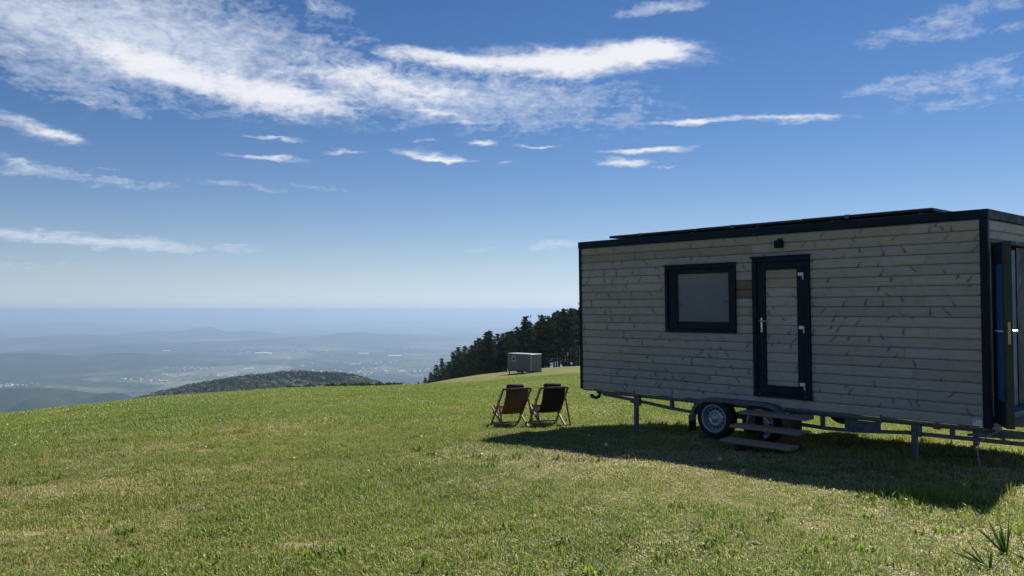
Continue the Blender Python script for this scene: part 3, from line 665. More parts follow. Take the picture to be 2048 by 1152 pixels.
# chassis
ch = MB()
def truss(yc):
    top, low = -.055, -.215
    ch.box(.25, LEN + .35, yc - .03, yc + .03, -.075, -.028)
    pts = [(.38, -.085), (1.12, -.135), (1.75, -.195), (2.25, -.225), (2.4, -.215), (3.8, -.215), (4.25, -.235), (4.7, -.222), (5.3, -.175), (LEN + 1.6, -.155)]
    for p, q in zip(pts[:-1], pts[1:]): ch.bar((p[0], yc, p[1]), (q[0], yc, q[1]), .05, .042)
    for x, zl in ((1.78, -.2), (2.22, -.225), (4.22, -.23), (4.55, -.225), (4.95, -.20), (5.42, -.17), (5.82, -.165)): ch.box(x - .022, x + .022, yc - .028, yc + .028, zl, -.05)
    ch.box(2.24, 2.42, yc - .005, yc + .005, -.235, -.05); ch.box(4.58, 4.92, yc - .006, yc + .006, -.205, -.085)
truss(.14); truss(WID - .2)
for x in (.6, 1.5, 2.0, 4.3, 5.0, 5.9): ch.box(x - .03, x + .03, .17, WID - .23, -.075, -.03)
cp('chassis', ch, M['galv'])
ax = MB(); ax.tube([(2.70, .12, -.24), (2.70, WID - .12, -.24)], .04, 10).tube([(3.44, .12, -.24), (3.44, WID - .12, -.24)], .04, 10); cp('axle', ax, M['galv'])
# drawbar to the right
db = MB(); db.bar((LEN - .3, .35, -.13), (LEN + 1.7, 1.2, -.14), .06, .08).bar((LEN - .3, WID - .35, -.13), (LEN + 1.7, WID - 1.2, -.14), .06, .08).bar((LEN - .25, .02, -.105), (LEN + .05, .02, -.06), .03, .03).bar((LEN + .02, .05, -.05), (LEN + .16, .05, -.16), .025, .025)
db.box(LEN + 1.6, LEN + 2.0, 1.13, 1.32, -.19, -.09); cp('drawbar', db, M['galv'])
hkp = [(.32, .12, -.03), (.315, .12, -.085), (.29, .12, -.13), (.24, .12, -.155), (.19, .12, -.15), (.15, .12, -.135)]
cp('tow_hook', MB().tube(hkp, [.026, .026, .028, .027, .026, .03], 8).tube([(.18, .12, -.15), (.14, .12, -.13), (.11, .12, -.115)], [.022, .036, .02], 10).box(.22, .36, .08, .16, -.035, -.004), M['black'], None, True)
# prop legs
for x in (1.12, 5.41):
    zg = cab_ground(x, .12)
    lg = cp('prop_leg', MB().box(x - .032, x + .032, .055, .115, zg - .01, -.028, .004).box(x + .036, x + .075, .06, .12, -.20, -.03).tube([(x - .05, .09, -.16), (x - .115, .09, -.15)], .018, 8), M['galv'])
    cp('foot_plate', MB().box(x - .10, x + .16, .0, .2, zg - .012, zg + .016), M['galv'], lg)
    lg2 = cp('prop_leg', MB().box(x - .032, x + .032, WID - .2, WID - .14, cab_ground(x, WID - .2) - .01, -.028), M['galv'])
# reflectors, hooks
for x, yy, zt in ((.80, .3, -.02), (1.93, .3, -.03), (5.66, .08, -.03)):
    rf = cp('side_marker', MB().box(x - .045, x + .045, yy, yy + .05, zt - .06, zt, .01), M['orange'])
    cp('bracket', MB().box(x - .02, x + .02, yy + .052, yy + .06, zt - .05, zt + .03), M['black'], rf)
cp('cable_clip', MB().tube([(2.04, .1, -.03), (2.06, .1, -.06), (2.10, .1, -.065), (2.13, .1, -.045)], .006, 6).box(5.03, 5.05, -.008, .03, -.07, .035).box(1.14, 1.16, -.012, .02, -.06, .05), M['galv'])
# wheels and mudguard
def wheel(x, y, z):
    s = 1 if y > 1 else -1
    W_ = bpy.data.objects.new('wheel', None); C.objects.link(W_); W_.parent = cab; W_.location = (x, y, z + ZB); W_.empty_display_size = .1
    tp = [(.19, -.085), (.22, -.095), (.265, -.093), (.288, -.075), (.295, -.04), (.295, .04), (.288, .075), (.265, .093), (.22, .095), (.19, .085)]
    if s > 0: tp = [(a, -b) for a, b in tp]
    obj('tyre', MB().lathe(tp, (0, 0, 0), 40), M['rubber'], W_, True)
    rp = [(.205, -.088), (.205, -.098), (.192, -.100), (.185, -.085), (.178, -.03), (.172, .0), (.160, -.012), (.150, -.035), (.118, -.050), (.108, -.062), (.085, -.064), (.080, -.055), (.045, -.055), (.043, -.075), (.034, -.082), (.0, -.083)]
    if s > 0: rp = [(a, -b) for a, b in rp]
    rm = obj('rim', MB().lathe(rp, (0, 0, 0), 40), M['rim'], W_, True)
    hm = MB()
    for k_ in range(14):
        t_ = 2 * math.pi * k_ / 14; c_ = Vector((math.cos(t_) * .137, s * .0445, math.sin(t_) * .137)); u = Vector((-math.sin(t_), 0, math.cos(t_))); v = Vector((math.cos(t_), s * -.55, math.sin(t_)))
        ring = [c_ + u * (.017 * math.cos(q)) + v * (.012 * math.sin(q)) for q in [2 * math.pi * j / 8 for j in range(8)]]
        hm.add([p + Vector((0, s * .004, 0)) for p in ring] + [p - Vector((0, s * .02, 0)) for p in ring], [tuple(range(8)), tuple(range(15, 7, -1))] + [(j, (j + 1) % 8, 8 + (j + 1) % 8, 8 + j) for j in range(8)])
    obj('vent_hole', hm, M['black'], W_)
    bm_ = MB()
    for k_ in range(5):
        t_ = 2 * math.pi * k_ / 5 + .3; bm_.tube([(math.cos(t_) * .062, s * .05, math.sin(t_) * .062), (math.cos(t_) * .062, s * .072, math.sin(t_) * .062)], .011, 6)
    obj('wheel_bolt', bm_, M['steel'], W_)
for x in (2.70, 3.44):
    for y in (-.03, WID + .03): wheel(x, y, -.235)
def guard(y0, y1, lipy):
    path = [(2.29, -.30), (2.31, -.20), (2.35, -.09), (2.42, -.01), (2.52, .04), (2.64, .06), (3.0, .062), (3.5, .062), (3.62, .045), (3.72, -.005), (3.80, -.09), (3.845, -.2), (3.86, -.30)]
    m = MB(); n_ = len(path); vs = []
    inner = []
    for i, (x, z) in enumerate(path):
        a = path[max(i - 1, 0)]; b = path[min(i + 1, n_ - 1)]; tx, tz = b[0] - a[0], b[1] - a[1]; l_ = math.hypot(tx, tz); nx, nz = tz / l_, -tx / l_
        inner.append((x + nx * .05, z + nz * .05)); vs += [(x, y0, z), (x, y1, z), (x + nx * .05, lipy, z + nz * .05), (x + nx * .006, y1, z + nz * .006)]
    fs = []
    for i in range(n_ - 1):
        b = i * 4; fs += [(b, b + 4, b + 5, b + 1), (b, b + 2, b + 6, b + 4), (b + 3, b + 7, b + 6, b + 2), (b + 1, b + 5, b + 7, b + 3)]
    fs += [(0, 1, 3, 2), tuple((n_ - 1) * 4 + q for q in (0, 2, 3, 1))]
    return m.add(vs, fs)
cp('mudguard', guard(-.145, .015, -.143), M['galv'], None, False)
cp('mudguard', guard(WID + .145, WID - .015, WID + .143), M['galv'])
cp('mud_flap', MB().box(2.27, 2.28, -.13, .05, -.46, -.22), M['rubber'])
# open end door
ed = cp('end_door', MB().box(LEN - .10, LEN + .006, .058, .10, .06, OP[3] + .0, .003).box(LEN - .10, LEN + .006, OP[1], OP[1] + .05, .06, OP[3], .003).box(LEN - .10, LEN + .006, .058, OP[1] + .05, OP[3] + .001, OP[3] + .05, .003), M['trim2'])
hx, hy = LEN + .05, .11
ang = R(151); dvx, dvy = math.sin(ang), math.cos(ang)           # from the hinge, the open leaf swings out past the corner
LL, TH = .50, .075
def leafpt(s_, q): return (hx + dvx * s_ - dvy * q, hy + dvy * s_ + dvx * q)
def leafbox(s0, s1, q0, q1, z0, z1):
    m = MB(); c_ = [leafpt(s0, q0), leafpt(s1, q0), leafpt(s1, q1), leafpt(s0, q1)]
    return m.add([(x, y, z) for z in (z0, z1) for x, y in c_], [(3, 2, 1, 0), (4, 5, 6, 7), (0, 1, 5, 4), (1, 2, 6, 5), (2, 3, 7, 6), (3, 0, 4, 7)])
lf = cp('leaf', leafbox(.02, .11, -TH / 2, TH / 2, .09, 2.08), M['trim2'], ed)
cp('leaf_edge', leafbox(LL - .09, LL, -TH / 2, TH / 2, .06, 2.10), M['green_door'], ed)
cp('leaf_rail', leafbox(.112, LL - .092, -TH / 2, TH / 2, .06, .34), M['trim2'], ed); cp('leaf_rail', leafbox(.112, LL - .092, -TH / 2, TH / 2, 1.86, 2.10), M['trim2'], ed)
cp('leaf_panel', leafbox(.112, LL - .092, -TH / 2 + .012, TH / 2 - .012, .342, 1.858), M['blue'], ed)
cp('lock_plate', leafbox(LL + .0005, LL + .004, -.012, .014, .98, 1.22), M['brass'], ed)
a_ = leafpt(LL - .045, TH / 2); b_ = leafpt(LL - .045, TH / 2 + .05); c_ = leafpt(LL - .16, TH / 2 + .055)
for sg in (1, -1):
    q = lambda s_, d_, z: (*leafpt(s_, sg * (TH / 2 + d_)), z)
    cp('lever', MB().tube([q(LL - .045, 0, 1.12), q(LL - .045, .05, 1.12), q(LL - .06, .058, 1.12), q(LL - .16, .058, 1.12)], .010, 8), M['steel'], ed)
cp('hinge', MB().tube([(hx, hy, .25), (hx, hy, .36)], .012, 8).tube([(hx, hy, 1.9), (hx, hy, 2.02)], .012, 8), M['steel'], ed)
cp('inner_door', MB().box(LEN - .085, LEN - .04, .80, 1.19, .14, 2.07, .004), M['blue'], ed)
cp('inner_post', MB().box(LEN - .085, LEN - .03, 1.192, 1.50, .14, 2.10), M['trim2'], ed)
cp('door_sill', MB().box(LEN - .12, LEN + .10, .105, OP[1], .105, .13, .003).box(LEN + .02, LEN + .055, .105, OP[1], -.01, .1, .003), M['galv'], ed)
cp('step_board', MB().box(LEN + .06, LEN + .30, .30, OP[1], .0, .035, .004), M['tread'])
cp('junction_box', MB().box(LEN + .02, LEN + .09, .02, .09, -.02, .06, .004).tube([(LEN + .05, .0, .045), (LEN + .13, -.01, .05)], .009, 6), M['cable'])

# loose cable hanging from the corner
def cw(x, y, z): return TM @ Vector((x, y, z + ZB))
def gpt(x, y, lift=.03):
    p = TM @ Vector((x, y, 0)); return Vector((p.x, p.y, gz(p.x, p.y) + lift))
cab_pts = [cw(6.36, .0, -.02), cw(6.26, -.02, -.08), cw(6.16, -.03, -.17), cw(6.14, -.04, -.26), gpt(6.18, -.10, .07), gpt(6.28, -.2, .05), gpt(6.33, -.28, .05), gpt(6.26, -.36, .05), gpt(6.10, -.38, .04)]
tag(obj('loose_cable', MB().tube(cab_pts, .007, 6).tube([gpt(6.28, -.2, .05), gpt(6.40, -.16, .07), gpt(6.5, -.12, .06)], .006, 6), M['cable'], None, True), 'thin grey cable dangling from the cabin corner onto the shaded grass', 'cable')
# steps before the door
st = thing('entrance_steps', 'three-tread brown wooden steps standing before the cabin door', 'steps')
st.matrix_world = TM
def sp(name, mb, mat): return obj(name, mb, mat, st, False, OFF)
for (x0, x1, y0, y1, z) in ((3.30, 4.27, -.44, -.20, -.035), (3.30, 4.29, -.66, -.42, -.195), (3.29, 4.28, -.88, -.64, -.36)):
    sp('tread', MB().box(x0, x1, y0, y1, z - .042, z, .005), M['tread'])
for x in (3.52, 4.08):
    zg = cab_ground(x, -.6)
    sp('stringer', MB().prism_x([(-.86, -.404), (-.64, -.404), (-.64, -.239), (-.42, -.239), (-.42, -.079), (-.2, -.079), (-.2, zg - .02), (-.30, zg - .02), (-.78, zg - .02), (-.86, zg - .02)], x - .02, x + .02), M['black'])
ck = TM @ Vector((2.36, -.03, 0)); zc = gz(ck.x, ck.y)
tag(obj('wheel_chock', MB().prism_y([(2.24, zc - ck.z - ZB), (2.45, zc - ck.z - ZB), (2.44, zc - ck.z - ZB + .10)], -.12, .06), M['tread'], None, False, OFF), 'wooden wedge chock before the left wheel of the cabin trailer', 'wheel chock').matrix_world = TM

# ------------------------------------------------------------------ deck chairs
def chair_mat():
    return leafmat('brown_canvas', (0.16, 0.098, 0.068), 0.38, 0.6, spec=0.1, var=0.12, vscale=20)
M['canvas'] = chair_mat(); M['pillow'] = principled('dark_cushion_cloth', (0.020, 0.021, 0.028), 0.85, 0, 0.2, 0.2, 30)
def deck_chair(label, x, y, rz, s, cloth):
    t_ = thing('deck_chair', label, 'deck chair', (x, y, gz(x, y) - .005), rz, 'deck chairs on the meadow'); t_.scale = (s, s, s)
    wd = .29; bw = .045
    for sx_ in (-1, 1):
        a = sx_ * wd
        obj('long_rail', MB().bar((a, .42, .0), (a, -.34, .80), .026, bw, (0, 1, 0)), M['chairwood'], t_)
        b = sx_ * (wd - .034)
        obj('seat_rail', MB().bar((b, .46, .36), (b, -.32, .0), .026, bw, (0, 1, 0)), M['chairwood'], t_)
        c_ = sx_ * (wd + .030)
        obj('prop_strut', MB().bar((c_, -.105, .545), (c_, -.40, .01), .022, .036, (0, 1, 0)), M['chairwood'], t_)
    obj('crossbar', MB().bar((-wd, -.34, .79), (wd, -.34, .79), .04, .032), M['chairwood'], t_)
    obj('crossbar', MB().bar((-wd + .02, .45, .355), (wd - .02, .45, .355), .04, .03), M['chairwood'], t_)
    obj('crossbar', MB().bar((-wd, .38, .04), (wd, .38, .04), .035, .026), M['chairwood'], t_)
    obj('crossbar', MB().bar((-wd - .02, -.37, .045), (wd + .02, -.37, .045), .035, .026), M['chairwood'], t_)
    # sling: hangs in a curve from the top bar to the front bar
    prof = [(-.345, .805), (-.325, .70), (-.275, .58), (-.20, .45), (-.10, .33), (.03, .255), (.17, .235), (.30, .27), (.40, .325), (.45, .375)]
    m = MB(); nx_ = 8; hw = .232
    for y_, z_ in prof:
        for k_ in range(nx_ + 1):
            u = -1 + 2 * k_ / nx_; m.v.append((u * hw, y_, z_ + .018 * u * u - .006))
    for i in range(len(prof) - 1):
        for k_ in range(nx_): b = i * (nx_ + 1) + k_; m.f.append((b, b + 1, b + nx_ + 2, b + nx_ + 1))
    sl = obj('sling', m, cloth, t_, True)
    md = sl.modifiers.new('thick', 'SOLIDIFY'); md.thickness = .003
    cu = MB(); cu.box(-.19, .17, -.30, -.19, .72, .875, .03)
    obj('head_cushion', cu, M['pillow'], t_, True)
    obj('seat_cloth_hem', MB().box(-hw, hw, .425, .475, .20, .345, .01), M['pillow'], t_)
    return t_
xa, ya = px_ground(1023, 853); xb, yb = px_ground(1098, 850)
deck_chair('left deck chair of the pair, brown canvas sling catching sunlight', xa, ya, R(20), .87, M['canvas'])
deck_chair('right deck chair of the pair, dark sling, nearer the cabin', xb, yb, R(16), .87, leafmat('dark_canvas', (0.045, 0.036, 0.036), 0.25, 0.6, spec=0.05, var=0.12, vscale=20))

# ------------------------------------------------------------------ the small caravan far down the meadow
cx, cy = px_ground(1062, 746)
cv = thing('small_caravan', 'small grey site caravan with white-framed window before the pines', 'caravan', (cx, cy, gz(cx, cy)), -R(45))
cvL, cvW, z0c, z1c = 4.7, 2.15, .22, 2.50
M['cvwall'] = principled('grey_panel', (0.15, 0.15, 0.145), 0.6, 0, 0.3, 0.12, 2.0)
def ribs(n_, along):
    return None
cw_ = MB()
for k in range(24):                                            # ribbed sheet panels, one after another
    x0 = -cvL + k * cvL / 24; obj('wall_panel', MB().box(x0 + .004, x0 + cvL / 24 - .004, .0 + (.012 if k % 2 else 0), .05, z0c, z1c), M['cvwall'], cv)
for k in range(11):
    y0 = .051 + k * (cvW - .051) / 11; obj('wall_panel', MB().box(-.05, .0 - (.012 if k % 2 else 0), y0 + .004, y0 + (cvW - .051) / 11 - .004, z0c, z1c), M['cvwall'], cv)
obj('inner_shell', MB().box(-cvL + .02, -.052, .052, cvW - .02, z0c + .01, z1c - .01), M['shell'], cv)
obj('corner_trim', MB().box(-.02, .02, -.02, .02, z0c, z1c + .02), M['white'], cv); obj('corner_trim', MB().box(-cvL - .02, -cvL + .02, -.02, .02, z0c, z1c + .02), M['cvwall'], cv)
obj('roof', MB().box(-cvL - .03, .04, -.04, cvW + .03, z1c + .061, z1c + .13, .02), principled('pale_roof_sheet', (0.55, 0.58, 0.62), 0.25, 0.3, 0.5, 0.05), cv)
obj('roof_edge', MB().box(-cvL - .01, .02, -.02, cvW + .01, z1c + .0, z1c + .06), M['trim'], cv)
wv = obj('window', MB().box(-3.78, -3.70, -.03, .02, 1.52, 2.25).box(-3.18, -3.10, -.03, .02, 1.52, 2.25).box(-3.70, -3.18, -.03, .02, 1.52, 1.60).box(-3.70, -3.18, -.03, .02, 2.17, 2.25), M['white'], cv)
obj('pane', MB().box(-3.70, -3.18, -.012, -.004, 1.60, 2.17), M['panel'], wv)
obj('door', MB().box(-2.85, -2.25, -.018, -.001, z0c + .1, 2.35), M['cvwall'], cv)
obj('side_lamp', MB().box(.001, .03, cvW - .5, cvW - .42, 2.28, 2.36), M['white'], cv)
for x_, y_ in ((-1.9, .1), (-2.6, .1), (-1.9, cvW - .1), (-2.6, cvW - .1)):
    wo = bpy.data.objects.new('wheel', None); C.objects.link(wo); wo.parent = cv; wo.location = (x_, y_, .16)
    obj('tyre', MB().lathe([(.0, -.08), (.2, -.09), (.28, -.07), (.28, .07), (.2, .09), (0, .08)], (0, 0, 0), 20), M['rubber'], wo)
obj('chassis', MB().box(-cvL, .3, .2, cvW - .2, .06, z0c - .002), M['black'], cv)
for x_ in (-.25, -cvL + .25): obj('prop_leg', MB().box(x_ - .06, x_ + .06, .05, .17, -.5, z0c - .003), M['galv'], cv)

# ------------------------------------------------------------------ pines
M['needle'] = leafmat('pine_needles', None, 0.2, 0.5, attr='bcol', spec=0.0)
M['bark'] = principled('pine_bark', (0.055, 0.042, 0.034), 0.9, 0, 0.1, 0.35, 3.0, 0.6, 20)
def clump(c_, rad_, n_, V_, F_, K_, col, rg, sz):
    for _ in range(n_):
        d_ = rg.normal(size=3); d_ /= np.linalg.norm(d_) + 1e-9; d_[2] = d_[2] * .7 + .18
        p = c_ + d_ * rad_ * rg.uniform(.25, 1.0)
        u = rg.normal(size=3); u /= np.linalg.norm(u); v_ = np.cross(u, d_ + rg.normal(size=3) * .4); v_ /= np.linalg.norm(v_) + 1e-9
        s1 = sz * rg.uniform(.6, 1.3); s2 = s1 * rg.uniform(.35, .6); b = len(V_)
        V_.extend([p - u * s1 * .5 - v_ * s2 * .3, p + u * s1 * .55 - v_ * s2 * .2, p + v_ * s2 + u * s1 * .1, p + d_ * s2 * .6 - u * s1 * .3])
        F_.extend([(b, b + 1, b + 2), (b, b + 2, b + 3)])
        cc = col * rg.uniform(.65, 1.35); K_.extend([cc] * 4)
def make_pine(seed, H, bare, maxr, style):
    rg = np.random.default_rng(seed); tm_ = MB(); lean = rg.uniform(-.03, .03, 2)
    tp = [(lean[0] * z_ * H * z_, lean[1] * z_ * H * z_, z_ * H) for z_ in (-.06, .15, .35, .55, .75, .92, 1.0)]
    tm_.tube(tp, [.15, .135, .115, .09, .06, .03, .01], 7)
    V_, F_, K_ = [], [], []; z_ = bare * H; a0 = 0
    while z_ < H * .985:
        t_ = (z_ - bare * H) / (H * (1 - bare)); n_ = 4 if t_ < .85 else 3
        prof_ = (0.55 + 0.45 * min(1, t_ / .25)) * (1 - t_ ** 1.7) ** .8 if style == 0 else (0.8 + .2 * min(1, t_ / .2)) * (1 - t_) ** .7
        for k_ in range(n_):
            a_ = a0 + 2 * math.pi * k_ / n_ + rg.uniform(-.5, .5); ln = max(.22, maxr * prof_ * rg.uniform(.5, 1.18))
            rise = rg.uniform(-.08, .25) + .55 * t_
            d_ = np.array([math.cos(a_), math.sin(a_), rise]); base_ = np.array([lean[0] * (z_ / H) ** 2 * H, lean[1] * (z_ / H) ** 2 * H, z_])
            mid_ = base_ + d_ * ln * .55 + (0, 0, -.04 * ln); tip = base_ + d_ * ln + (0, 0, .12 * ln)
            tm_.tube([tuple(base_), tuple(mid_), tuple(tip)], [.035, .022, .008], 4, False)
            nc = max(2, int(ln / .34))
            for j in range(nc):
                s_ = .35 + .68 * (j + rg.uniform(.2, .8)) / nc; q = base_ * (1 - s_) + tip * s_ + rg.normal(size=3) * .08
                col = np.array((.036, .056, .029)) * rg.uniform(.55, 1.45) + (np.array((.026, .028, .004)) if rg.random() < .32 else 0)
                clump(q, .24 + .12 * rg.random(), 13, V_, F_, K_, col, rg, .27)
        z_ += H * .040 * rg.uniform(.8, 1.25); a0 += 2.4
    for _ in range(4): clump(np.array([lean[0] * H, lean[1] * H, H * rg.uniform(.95, 1.015)]), .2, 10, V_, F_, K_, np.array((.03, .045, .022)), rg, .22)
    if bare > .2:
        for _ in range(10):                                   # dead twigs under the crown
            z_ = rg.uniform(.08, bare) * H; a_ = rg.uniform(0, 6.28); l_ = rg.uniform(.4, 1.2)
            tm_.tube([(0, 0, z_), (math.cos(a_) * l_, math.sin(a_) * l_, z_ + .1)], [.02, .006], 3, False)
    cm = bpy.data.meshes.new('crown'); cm.from_pydata([tuple(p) for p in V_], [], F_); cm.update(); set_color(cm, np.array(K_)); cm.materials.append(M['needle'])
    tk = mesh('trunk', tm_.v, tm_.f, True); fix(tk); tk.materials.append(M['bark'])
    return cm, tk, H
PINES = [make_pine(1, 10, .10, 1.9, 0), make_pine(2, 10, .30, 1.8, 0), make_pine(3, 10, .06, 2.1, 1), make_pine(4, 10, .42, 1.9, 0), make_pine(5, 10, .16, 1.6, 1), make_pine(6, 10, .22, 2.2, 0), make_pine(7, 10, .36, 1.6, 1)]
SKX = [808, 830, 850, 880, 905, 928, 945, 965, 985, 1005, 1025, 1050, 1062, 1078, 1100, 1120, 1140, 1160, 1230]
SKY_ = [763, 766, 755, 722, 705, 685, 688, 668, 660, 662, 655, 631, 648, 634, 626, 618, 612, 607, 600]
front_px = [812, 838, 852, 862, 874, 886, 897, 908, 919, 930, 940, 951, 962, 972, 983, 993, 1003, 1012, 1022, 1034, 1048, 1057, 1067, 1077, 1086, 1097, 1108, 1118, 1128, 1138, 1147, 1156, 1168, 1182]
ORD = ['first', 'second', 'third', 'fourth', 'fifth', 'sixth', 'seventh', 'eighth', 'ninth', 'tenth', 'eleventh', 'twelfth', 'thirteenth', 'fourteenth', 'fifteenth', 'sixteenth', 'seventeenth', 'eighteenth', 'nineteenth', 'twentieth', 'twenty-first', 'twenty-second', 'twenty-third', 'twenty-fourth', 'twenty-fifth', 'twenty-sixth', 'twenty-seventh', 'twenty-eighth', 'twenty-ninth', 'thirtieth', 'thirty-first', 'thirty-second', 'thirty-third', 'thirty-fourth', 'thirty-fifth', 'thirty-sixth']
prg = random.Random(5)
def plant_pine(px, top_y, want, label, back=0.0, group='pines along the meadow edge', kinds=(0, 2, 5)):
    az_ = math.atan((px - 1024) / F); T_ = (HOR - top_y) / math.hypot(F, px - 1024)
    Rr_ = float(smooth_interp(az_, KAZ, KR)); r_ = Rr_ + 6 + back
    while r_ < 330:                                            # walk down the slope until the tree has its natural height
        x_, y_ = r_ * math.sin(az_), r_ * math.cos(az_); g_ = gz(x_, y_); h_ = T_ * r_ + EYE - g_
        if h_ >= want: break
        r_ += 1.0
    h_ = max(h_, 1.5); cm, tk, H0 = PINES[prg.choice(kinds)]
    t_ = thing('pine_tree', label, 'pine tree', (x_, y_, g_ - .1), prg.uniform(0, 6.28), group); s_ = h_ / H0; wx = s_ * prg.uniform(1.25, 1.75)
    t_.scale = (wx, wx, s_)
    for nm, me_ in (('trunk', tk), ('crown', cm)):
        o = bpy.data.objects.new(nm, me_); C.objects.link(o); o.parent = t_
    return t_
for i, px in enumerate(front_px):
    ty = float(np.interp(px, SKX, SKY_)) + prg.uniform(-2, 13) * (0.4 if px < 860 else 1)
    kinds = (0, 2, 5, 4) if px < 1050 else (1, 3, 6, 5)
    want = 3.2 if px < 845 else (6.5 if px < 930 else 8.0)
    tall = 'small' if px < 870 else ('dense' if px < 1000 else ('tall' if px < 1090 else 'tall bare-stemmed'))
    plant_pine(px, ty, want, f'{tall} dark pine, {ORD[i]} from the left end of the pine row', prg.uniform(0, 5), kinds=kinds)
k = 0
for px in (872, 890, 902, 914, 925, 936, 946, 957, 968, 979, 990, 1000, 1010, 1020, 1030, 1041, 1052, 1062, 1072, 1082, 1092, 1113, 1133, 1151):
    ty = float(np.interp(px, SKX, SKY_)) + prg.uniform(8, 22)
    plant_pine(px, ty, 7.0, f'dark pine in the rear rank, {ORD[k]} from the left behind the pine row', prg.uniform(9, 18), 'pines in the rear rank', (0, 2, 5)); k += 1
# slim broadleaf saplings showing light leaves between the right-hand trunks
M['sapleaf'] = leafmat('young_leaves', (0.10, 0.13, 0.035), 0.45, spec=0.1)
def sapling(label, px, hh, seed):
    rg = np.random.default_rng(seed); x_, y_ = px_ground(px, float(np.interp(px, [1000, 1100, 1160, 1200], [745, 733, 731, 729])) + .5)
    t_ = thing('young_broadleaf_tree', label, 'young tree', (x_, y_, gz(x_, y_)), 0, 'saplings between the pine trunks')
    tm_ = MB(); tm_.tube([(0, 0, -.2), (.1, 0, hh * .5), (.25, .1, hh)], [.06, .045, .012], 5); V_, F_, K_ = [], [], []
    for j in range(16):
        z_ = hh * rg.uniform(.25, .95); a_ = rg.uniform(0, 6.28); l_ = rg.uniform(.5, 1.3); e_ = np.array((math.cos(a_) * l_, math.sin(a_) * l_, z_ + l_ * .8))
        tm_.tube([(.1, 0, z_), tuple(e_)], [.02, .006], 3, False)
        for _ in range(2): clump(e_ * rg.uniform(.8, 1.0), .35, 6, V_, F_, K_, np.ones(3), rg, .16)
    obj('trunk', tm_, M['bark'], t_)
    cm = bpy.data.meshes.new('crown'); cm.from_pydata([tuple(p) for p in V_], [], F_); cm.materials.append(M['sapleaf']); o = bpy.data.objects.new('crown', cm); C.objects.link(o); o.parent = t_
for px, hh, lab in ((1093, 4.2, 'pale-leaved sapling just right of the caravan among trunks'), (1108, 5.0, 'pale-leaved sapling second right of the caravan among trunks'), (1124, 4.4, 'pale-leaved sapling third right of the caravan among trunks'), (1141, 5.2, 'pale-leaved sapling nearest the cabin edge among pine trunks')):
    sapling(lab, px, hh, int(px))

# ------------------------------------------------------------------ grass
def fbm(x, y, s, seed):
    g = np.random.default_rng(seed); v = np.zeros_like(x); amp = 1.0; tot = 0
    for o in range(4):
        for _ in range(3):
            a_ = g.uniform(0, 6.28); ph = g.uniform(0, 6.28, 2); f_ = (2.0 ** o) / s * g.uniform(.7, 1.3)
            v += amp * np.sin((x * math.cos(a_) + y * math.sin(a_)) * f_ + ph[0] + 1.5 * np.sin((x * math.sin(a_) - y * math.cos(a_)) * f_ * .6 + ph[1])); tot += amp * .7
        amp *= .6
    return v / tot
tufts = bpy.data.collections.new('tuft_sources')
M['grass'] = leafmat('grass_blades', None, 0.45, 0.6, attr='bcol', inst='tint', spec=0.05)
GREENS = 1.46 * np.array([(.115, .165, .028), (.145, .180, .036), (.075, .120, .020), (.165, .175, .046), (.10, .150, .036)])
STRAW = 1.4 * np.array([(.36, .31, .18), (.30, .25, .13), (.42, .38, .25), (.24, .20, .11)])
def make_tuft(i, n_, hgt, wdt, rad_, straw, flop, seed):
    g = np.random.default_rng(seed); V_, F_, K_ = [], [], []
    for _ in range(n_):
        rr_ = rad_ * math.sqrt(g.random()); a_ = g.uniform(0, 6.28); bx, by = rr_ * math.cos(a_), rr_ * math.sin(a_)
        la = g.uniform(0, 6.28); ln = hgt * g.uniform(.4, 1.25); isst = g.random() < straw
        fl = flop * g.uniform(.3, 1.4) * (1.5 if isst else 1); wd = wdt * g.uniform(.6, 1.3)
        dx_, dy_ = math.cos(la), math.sin(la); sx_, sy_ = -dy_ * wd / 2, dx_ * wd / 2
        tw = g.uniform(-.6, .6); sx_, sy_ = sx_ * math.cos(tw) - sy_ * math.sin(tw), sx_ * math.sin(tw) + sy_ * math.cos(tw)
        p1 = (bx + dx_ * ln * .28 * fl, by + dy_ * ln * .28 * fl, ln * .52 * max(.15, 1 - .25 * fl)); p2 = (bx + dx_ * ln * .85 * fl, by + dy_ * ln * .85 * fl, ln * max(.12, 1 - .55 * fl))
        b = len(V_); V_ += [(bx - sx_, by - sy_, -.012), (bx + sx_, by + sy_, -.012), (p1[0] + sx_ * .85, p1[1] + sy_ * .85, p1[2]), (p1[0] - sx_ * .85, p1[1] - sy_ * .85, p1[2]), p2]
        F_ += [(b, b + 1, b + 2, b + 3), (b + 3, b + 2, b + 4)]
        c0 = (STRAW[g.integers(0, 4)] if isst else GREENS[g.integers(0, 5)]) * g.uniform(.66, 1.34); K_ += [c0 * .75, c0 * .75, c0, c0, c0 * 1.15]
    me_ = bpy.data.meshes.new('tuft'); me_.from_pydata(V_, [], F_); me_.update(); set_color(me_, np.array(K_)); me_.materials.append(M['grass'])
    o = bpy.data.objects.new(f'tuft_{i:02d}', me_); tufts.objects.link(o)
spec_ = [(34, .050, .0062, .13, .16, .75), (34, .062, .0065, .13, .22, .65), (30, .045, .0060, .13, .12, .85), (34, .048, .0060, .13, .55, 1.0), (34, .040, .0060, .13, .75, 1.15),
         (26, .100, .0065, .08, .08, .45), (16, .085, .0170, .07, .0, .65),
         (30, .085, .013, .26, .20, .8), (30, .075, .013, .26, .45, .95), (30, .065, .012, .26, .70, 1.1), (5, .13, .0065, .10, 1.0, 1.1)]
for i, (n_, h_, w_, r_, s_, f_) in enumerate(spec_): make_tuft(i, n_, h_, w_, r_, s_, f_, 100 + i)
